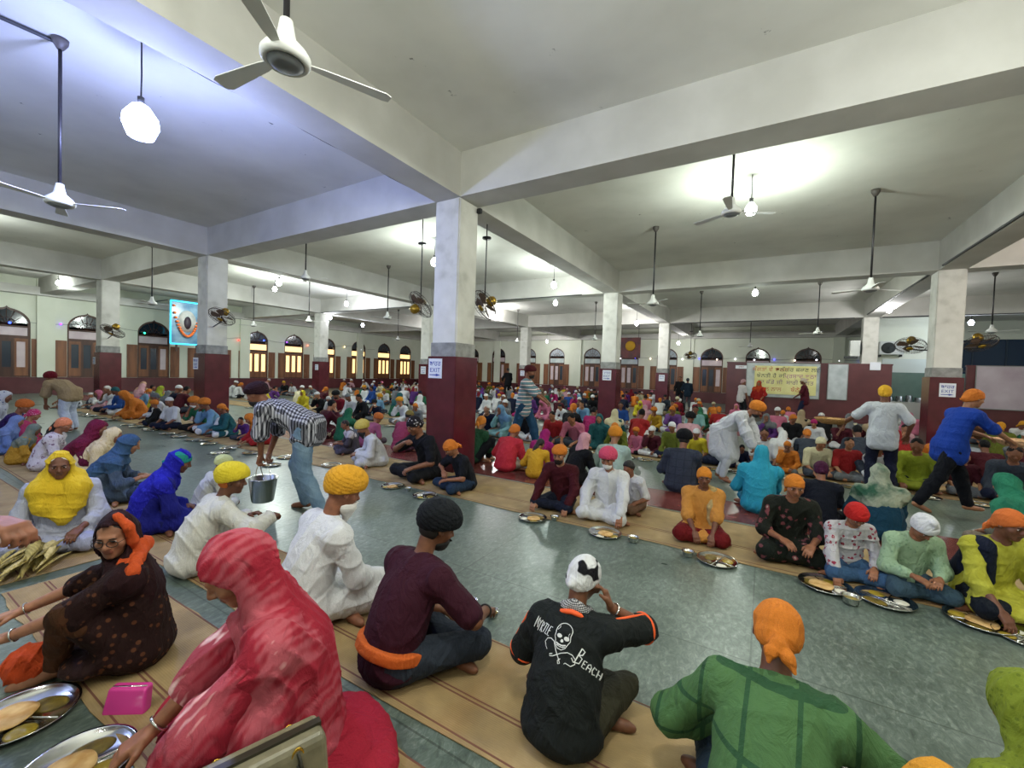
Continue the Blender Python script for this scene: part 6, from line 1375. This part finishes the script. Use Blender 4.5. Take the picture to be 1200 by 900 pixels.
# ------------------------------------------------------------------ mats
def mat_mat():
    m, nt, b = _new('jute_mat'); co = coord(nt)
    n = N(nt, 'ShaderNodeTexNoise'); n.inputs['Scale'].default_value = 5; n.inputs['Detail'].default_value = 6; nt.links.new(co, n.inputs['Vector'])
    c = ramp(nt, n.outputs['Fac'], [(.3, '86704c'), (.55, '998056'), (.75, 'aa9168')])
    w = N(nt, 'ShaderNodeTexWave', bands_direction='Y'); w.inputs['Scale'].default_value = 28; nt.links.new(co, w.inputs['Vector'])
    w2 = N(nt, 'ShaderNodeTexWave', bands_direction='X', wave_profile='SIN'); w2.inputs['Scale'].default_value = .25; w2.inputs['Distortion'].default_value = .4; nt.links.new(co, w2.inputs['Vector'])
    c2 = ramp(nt, w2.outputs['Fac'], [(.0, 'e8e0d8'), (.08, 'ffffff'), (1, 'ffffff')])
    mx = N(nt, 'ShaderNodeMixRGB', blend_type='MULTIPLY'); mx.inputs[0].default_value = 1; nt.links.new(c, mx.inputs[1]); nt.links.new(c2, mx.inputs[2])
    nt.links.new(mx.outputs[0], b.inputs['Base Color']); b.inputs['Roughness'].default_value = .75; bump(nt, b, w.outputs['Fac'], .25, .004); return m
MM = mat_mat(); MSTR = plain('mat_stripe', '6a4030', .8)
for y0, y1, x0, x1, lb in ((.72, 1.38, -4.72, 3, 'tan woven mat under the women nearest the camera'), (.6, 1.42, -24, -4.9, 'tan woven mat continuing left of the nearest women'), (1.55, 2.28, -24, 6, 'tan woven mat under the row with their backs to us'), (4.57, 5.80, -20, 8, 'tan woven mat under the row facing us across the aisle'),
                          (9.1, 10.2, -22, 8, 'tan mat under the second facing row'), (10.5, 11.3, -22, 8, 'tan mat under the third row turned away')):
    b = MB(); n = 60; rr2 = random.Random(3)
    top = []; bot = []
    for k in range(n+1):
        x = x0+(x1-x0)*k/n; top.append((x, y1+.012*math.sin(k*1.3)+rr2.uniform(-.006, .006))); bot.append((x, y0+.012*math.sin(k*1.1+1)+rr2.uniform(-.006, .006)))
    b.poly(bot+top[::-1], .0035, .008); o = b.build('floor_mat', MM); tag(o, lb, 'mat')
    b = MB()
    for f in (.02, .30, .335, .96):
        b.box((x0+.02, y0+(y1-y0)*f+.02, .0082), (x1-.02, y0+(y1-y0)*f+.029, .0092))
    b.build('mat_border', MSTR, o)

# ------------------------------------------------------------------ plates, bowls and the rest
ST = steel(); DAL = mottled('lentils', '8a7420', 'a89030', 20, .35, .3); SAB = mottled('vegetable', '5a4a14', '7f6a20', 30, .5, .5); ROTI = mottled('flatbread', 'b98a4a', 'dcb87c', 16, .8, .3, 5); KHEER = mottled('rice_pudding', 'd2cdb8', 'e4e0d0', 30, .6, .3)
def make_thali(food=True, r=.165):
    b = MB(); b.lathe([(0, .004), (r-.022, .004), (r-.004, .022), (r+.004, .026), (r+.006, .023), (r-.002, .018), (r-.018, .0), (0, .0)], 44)
    o = b.build('steel_plate', ST)
    b = MB(); b.tube([(-r*.86, r*.02, .009), (r*.86, r*.02, .009)], .004, 6); b.build('divider', ST, o); b = MB(); b.tube([(0, r*.02, .009), (0, r*.86, .009)], .004, 6); b.build('divider', ST, o)
    if food:
        for k, (cx, cy, rx, ry, mt, nm) in enumerate(((-r*.42, r*.42, r*.30, r*.28, DAL, 'lentils'), (r*.42, r*.42, r*.26, r*.26, KHEER, 'rice_pudding'), (-r*.2, -r*.42, r*.42, r*.3, SAB, 'vegetable_helping'))):
            b = MB(); b.lathe([(0, .016), (.5, .014), (.85, .008), (1, .0045), (0, .0045)], 22, M=Matrix.Diagonal((rx, ry, 1, 1)), c=(cx, cy, .0)); b.build(nm, mt, o)
    return o
def make_bowl(r=.052):
    b = MB(); b.lathe([(0, .003), (r*.62, .003), (r*.8, .012), (r*.95, .05), (r*1.06, .053), (r*.92, .048), (r*.76, .016), (0, .008)], 28); o = b.build('steel_bowl', ST)
    b = MB(); b.lathe([(0, .034), (r*.84, .034), (r*.8, .03), (0, .03)], 20); b.build('lentil_soup', DAL, o); return o
def make_roti(r=.085):
    b = MB(); n = 36; vs = [Vector((0, 0, .01))]
    for j in range(1, 5):
        for i in range(n): a = 2*PI*i/n; q = r*j/4*(1+.03*math.sin(3*a+1)); vs.append(Vector((q*math.cos(a), q*math.sin(a), .010+.004*math.sin(a*3+j)*j/4)))
    fs = [(0, 1+i, 1+(i+1) % n) for i in range(n)]
    for j in range(3): fs += [(1+j*n+i, 1+(j+1)*n+i, 1+(j+1)*n+(i+1) % n, 1+j*n+(i+1) % n) for i in range(n)]
    b.add(vs, fs, 0, True); o = b.build('flatbread', ROTI); md = o.modifiers.new('thick', 'SOLIDIFY'); md.thickness = .004; return o
T0 = make_thali(); B0 = make_bowl(); R0 = make_roti(); fst = set()
def put(o, x, y, z, label, grp, cat, s=1.0, rz=0):
    c = o if o.name not in fst else copy_tree(o); fst.add(o.name); c.location = (x, y, z); c.rotation_euler = (0, 0, rz); c.scale = (s, s, s); tag(c, label, cat, grp); return c
NP = [((624, 607), 1.0, 'the bearded man in dark red'), ((709, 625), 1.05, 'the pink-turbaned man'), ((840, 657), 1.05, 'the woman in orange kurta'), ((967, 686), 1.15, 'the floral-dressed woman'), ((1037, 703), 1.15, 'the child with red head cloth'),
      ((1147, 728), 1.15, 'the child in pale green'), ((1203, 748), 1.0, 'the woman in yellow at the right edge'), ((460, 570), 1.0, 'the boy in sports t-shirt'), ((498, 581), 1.0, 'the small boy by the pillar'), ((533, 724), 1.0, 'the man in maroon t-shirt'), ((26, 840), 1.2, 'the woman in glasses'), ((92, 898), 1.15, 'the tie-dyed scarf'), ((975, 896), 1.0, 'the green-shirted man'),
      ((318, 545), .9, 'the bright yellow turban')]
for k, ((u, v), s, who) in enumerate(NP):
    p = atz(u, v, .01); put(T0, p.x, p.y, .001, 'round divided steel plate in front of '+who, 'steel plates on the floor', 'plate', s, k*.7+3.0)
    if k in (0, 1, 5, 7, 10, 11, 3): put(R0, p.x+.03*math.cos(k), p.y-.03, .016, 'flatbread lying on the plate of '+who, None, 'bread', .9*s, k)
for (u, v), s, who in (((650, 608), 1, 'the bearded man in dark red'), ((742, 633), 1.1, 'the pink-turbaned man'), ((806, 650), 1.1, 'the woman in orange kurta'), ((997, 705), 1.25, 'the floral-dressed woman'), ((478, 574), 1.0, 'the boy in sports t-shirt'), ((519, 709), 1.0, 'the man in maroon t-shirt'), ((577, 720), .9, 'the knee of the man in maroon t-shirt'), ((553, 706), .8, 'the hand of the man in maroon t-shirt'), ((405, 560), .9, 'the pale yellow turban')):
    p = atz(u, v, .02); put(B0, p.x, p.y, .001, 'small steel bowl beside '+who, 'steel bowls on the floor', 'bowl', s)
# plates of the crowd, on the aisle side
k = 0; pc = {}
for i, x, Y, s, pi, hw, hc, cc, rr_ in CROWD:
    pc[i] = pc.get(i, 0)+1
    if i > 4 or (i == 0): continue
    d = 1 if ROWS[i][1] == 0 else -1
    y = Y+d*.72 if i not in (1,) else 4.42
    k += 1
    put(T0, x+.05*(rr_-.5), y, .001, 'steel plate before the %s person from left in the %s row back' % (ordn(pc[i]), ordn(i+1)), 'steel plates on the floor', 'plate', .95, rr_*6)
    if k % 2 and i < 4: put(B0, x+.24, y+.02*d, .001, 'steel bowl before the %s person from left in the %s row back' % (ordn(pc[i]), ordn(i+1)), 'steel bowls on the floor', 'bowl', 1, 0)
for n_, (u, v) in enumerate([(295, 531), (272, 524), (258, 531), (240, 516), (218, 508), (175, 503), (140, 492), (98, 487), (335, 536), (388, 545)]):
    p = atz(u, v, .01); put(T0, p.x, p.y, .001, 'steel plate in the left aisle, %s from the right along the row edge' % ordn(n_+1), 'steel plates on the floor', 'plate', .95, n_)
tipw = PAM.wR+((PAM.wR-PAM.eR).normalized()+Vector((0, 0, -.15))).normalized()*.10; bpy.context.view_layer.update()
q = ram.matrix_world @ tipw; o = put(R0, q.x, q.y, q.z, 'folded flatbread held up by the person in the amber kerchief', None, 'bread', 1.0, 0); o.rotation_euler = (RAD(35), RAD(20), 0)
# bucket and ladle
hp = rc_.matrix_world @ ((PCH.wR+PCH.wL)/2+Vector((0, .02, -.09))); p = hp; ZB = hp.z-.47; e = empty('steel_bucket', (p.x, p.y, ZB)); tag(e, 'steel bucket hanging from the hands of the server in checked shirt', 'bucket')
b = MB(); b.lathe([(0, .0), (.115, .0), (.12, .01), (.155, .27), (.165, .275), (.165, .285), (.15, .28), (.115, .015), (0, .012)], 40); b.build('pail', steel('steel_dull', 'b9bab6', .22), e)
b = MB(); b.lathe([(0, .2), (.14, .2), (.135, .19), (0, .19)], 28); b.build('lentil_soup', DAL, e)
b = MB(); b.tube([(.16*math.cos(a), 0, .27+.19*math.sin(a)) for a in [PI*i/14 for i in range(15)]], .005, 8); b.build('handle', ST, e)
b = MB(); b.tube([(0, 0, .22), (.0, -.05, .40), (0, -.09, .56)], .006, 8); b.lathe([(0, -.03), (.03, -.02), (.045, .01), (.04, .01), (0, -.02)], 20, c=(0, 0, .2)); o = b.build('ladle', ST, loc=(p.x, p.y, ZB)); tag(o, 'steel ladle standing in the bucket of the checked-shirt server', 'ladle')
o.location = (p.x+.03, p.y, ZB+.02)
# bread basket of the man in white t-shirt, tray of the blue server
def basket(x, y, z, label, rz=0, s=1.0, col='7a5a30', nm='bread_basket'):
    e = empty(nm, (x, y, z), rz); tag(e, label, 'basket')
    b = MB(); b.lathe([(0, 0), (.16, 0), (.24, .05), (.27, .09), (.255, .09), (.225, .055), (.15, .012), (0, .012)], 36, M=Matrix.Scale(s, 4)); b.build('basket_bowl', mottled('wicker_'+col, col, shade(col, 1.35), 40, .8, .6), e)
    b = MB(); b.tube([(.265*s*math.cos(a*PI/18), .265*s*math.sin(a*PI/18), .09*s) for a in range(36)], .010, 8, closed=True); b.build('basket_rim', mottled('wicker_'+col, col, shade(col, 1.35), 40, .8, .6), e); return e
p = rt.matrix_world @ (PWT.wL+Vector((-.16, .12, -.04))); e = basket(p.x, p.y, p.z-.02, 'brown bread basket held by the man in white t-shirt', 0, 1.0)
for k in range(4): put(R0, p.x+.02*k-.03, p.y+.01*k, p.z+.02+.014*k, 'flatbread piled in the brown basket of the man in white t-shirt', 'flatbreads in the brown basket', 'bread', 1.2, k)
p = rbl.matrix_world @ ((PBL.wR+PBL.wL)/2+Vector((0, .26, -.10))); e = basket(p.x, p.y, p.z, 'basket of flatbread held out by the blue-shirted server', 0, .9, 'b08a6a')
for k in range(3): put(R0, p.x+.02*k, p.y, p.z+.03+.014*k, 'flatbread in the basket of the blue-shirted server', 'flatbreads held by the blue server', 'bread', 1.1, k)
# leaf and bread bundle at the left edge
e = empty('leaf_bundle', (0, 0, 0)); tag(e, 'bundle of dry golden leaf strips lying at the left edge', 'bundle')
rr3 = random.Random(8); LF = [mottled('dry_leaf%d' % q, a, b_, 14, .7, .4, sc3=(1, 6, 1)) for q, (a, b_) in enumerate((('8a7a34', 'b8a45a'), ('a38e48', 'cdb978'), ('6a5c26', '94813e')))]
c0 = atz(30, 668)
for k in range(34):
    b = MB(); L = rr3.uniform(.35, .6); z = .012+.0045*k; a = rr3.uniform(-.28, .28)+RAD(-28); ox, oy = rr3.uniform(-.12, .12), rr3.uniform(-.16, .16); w = rr3.uniform(.02, .04); M = Matrix.Rotation(a, 4, 'Z'); n = 8; vs = []
    for i in range(n+1):
        t = i/n; ww = w*math.sin(PI*min(1, t*.9+.1)); zz = z+.02*math.sin(t*PI)+.005*math.sin(7*t+k)
        vs += [M @ Vector((ox+(t-.5)*L, oy-ww, zz)), M @ Vector((ox+(t-.5)*L, oy, zz+.008)), M @ Vector((ox+(t-.5)*L, oy+ww, zz))]
    fs = []
    for i in range(n): q = i*3; fs += [(q, q+3, q+4, q+1), (q+1, q+4, q+5, q+2)]
    b.add(vs, fs, 0, True); o = b.build('leaf_strip', LF[k % 3], e); md = o.modifiers.new('thick', 'SOLIDIFY'); md.thickness = .002
e.location = (c0.x, c0.y, 0)
# handbags by the tie-dyed scarf
p = atz(300, 862, .2); qa, qb = atz(240, 885, .22), atz(352, 833, .22); e = empty('handbag', (p.x, p.y, 0), math.atan2(qb.y-qa.y, qb.x-qa.x)); e.location = (-1.40, .77, 0); e.scale = (1.2, 1.15, 2.05); tag(e, 'olive grey handbag with gold rings standing beside the tie-dyed scarf', 'bag')
BG = mottled('olive_leather', '6a6450', '7c755e', 30, .4, .12); DK = plain('bag_edge', '2c281e', .4)
b = MB(); b.poly([(-.20, 0), (.20, 0), (.17, .22), (-.17, .22)], -.055, .055, Matrix(((1, 0, 0, 0), (0, 0, 1, 0), (0, 1, 0, .001), (0, 0, 0, 1)))); o = b.build('bag_body', BG, e); md = o.modifiers.new('bev', 'BEVEL'); md.width = .018; md.segments = 3
b = MB(); b.box((-.165, -.012, .214), (.165, .012, .226)); b.build('zip', DK, e)
for s in (-1, 1):
    b = MB(); b.tube([(-.14+.28*i/10, s*.062, .06+.0*i) for i in range(11)], .003, 6); b.build('seam', DK, e)
    for x in (-.09, .09):
        b = MB(); b.tube([(x+.016*math.cos(a*PI/8), s*.052, .20+.016*math.sin(a*PI/8)) for a in range(16)], .003, 6, closed=True); b.build('gold_ring', GOLD, e)
        b = MB(); b.tube([(x, s*.054, .19), (x+.012, s*.066, .15), (x+.02, s*.066, .13), (x+.012, s*.066, .15+.03), (x, s*.054, .21)], .004, 6); b.build('strap_loop', DK, e)
p = atz(148, 835); e = empty('clutch_bag', (p.x, p.y, 0), RAD(35)); tag(e, 'shiny pink clutch bag on the floor between the two women', 'bag')
b = MB(); b.poly([(-.10, 0), (.10, 0), (.09, .12), (-.09, .12)], -.03, .03, Matrix(((1, 0, 0, 0), (0, .9, .35, 0), (0, -.1, .93, .001), (0, 0, 0, 1))) @ Matrix(((1, 0, 0, 0), (0, 0, 1, 0), (0, 1, 0, 0), (0, 0, 0, 1)))); o = b.build('pouch', plain('pink_satin', 'c83a8a', .25), e); md = o.modifiers.new('bev', 'BEVEL'); md.width = .012; md.segments = 3
b = MB(); b.tube([(-.08, .035, .112), (.08, .035, .112)], .005, 8); b.build('clasp', steel(), e); e.rotation_euler = (RAD(6), 0, RAD(35))
SC.view_settings.view_transform = 'Standard'; SC.view_settings.look = 'None'; SC.view_settings.gamma = 1; SC.view_settings.use_curve_mapping = False; SC.view_settings.exposure = 0.55
bpy.data.objects.remove(T0) if False else None
for o in list(bpy.data.objects):
    if o.parent is not None and 'category' in o: del o['category']

def first(root, nm): return next((c for c in root.children if c.name.split('.')[0] == nm), None)
def under(root, par, names):
    p = first(root, par)
    if p is None or p.matrix_local != Matrix.Identity(4): return
    for c in list(root.children):
        if c.name.split('.')[0] in names: c.parent = p
under(rs, 'shirt', ('collar', 'sleeve_trim', 'sleeve_stripe', 'skull_print', 'lettering_left', 'lettering_right'))
under(rr, 'shirt', ('collar',)); under(rp, 'headscarf', ('scarf_tail',)); under(rq, 'headscarf', ('orange_scarf_fold', 'scarf_tail'))
for o in [x for x in bpy.data.objects if x.parent is None]:
    k = o.name.split('.')[0]
    if k == 'ceiling_fan': under(o, 'motor_housing', ('blade', 'bottom_cover'))
    elif k == 'steel_bucket': under(o, 'pail', ('handle',))
    elif k == 'handbag': under(o, 'bag_body', ('zip', 'seam', 'gold_ring', 'strap_loop'))
    elif k == 'clutch_bag': under(o, 'pouch', ('clasp',))
    elif k == 'air_conditioner': under(o, 'casing', ('fan_grille', 'fan_opening'))
    elif k in ('bread_basket',): under(o, 'basket_bowl', ('basket_rim',))
    elif k == 'exit_sign' or k == 'notice': under(o, 'sign_plate', ('lettering', 'arrow'))
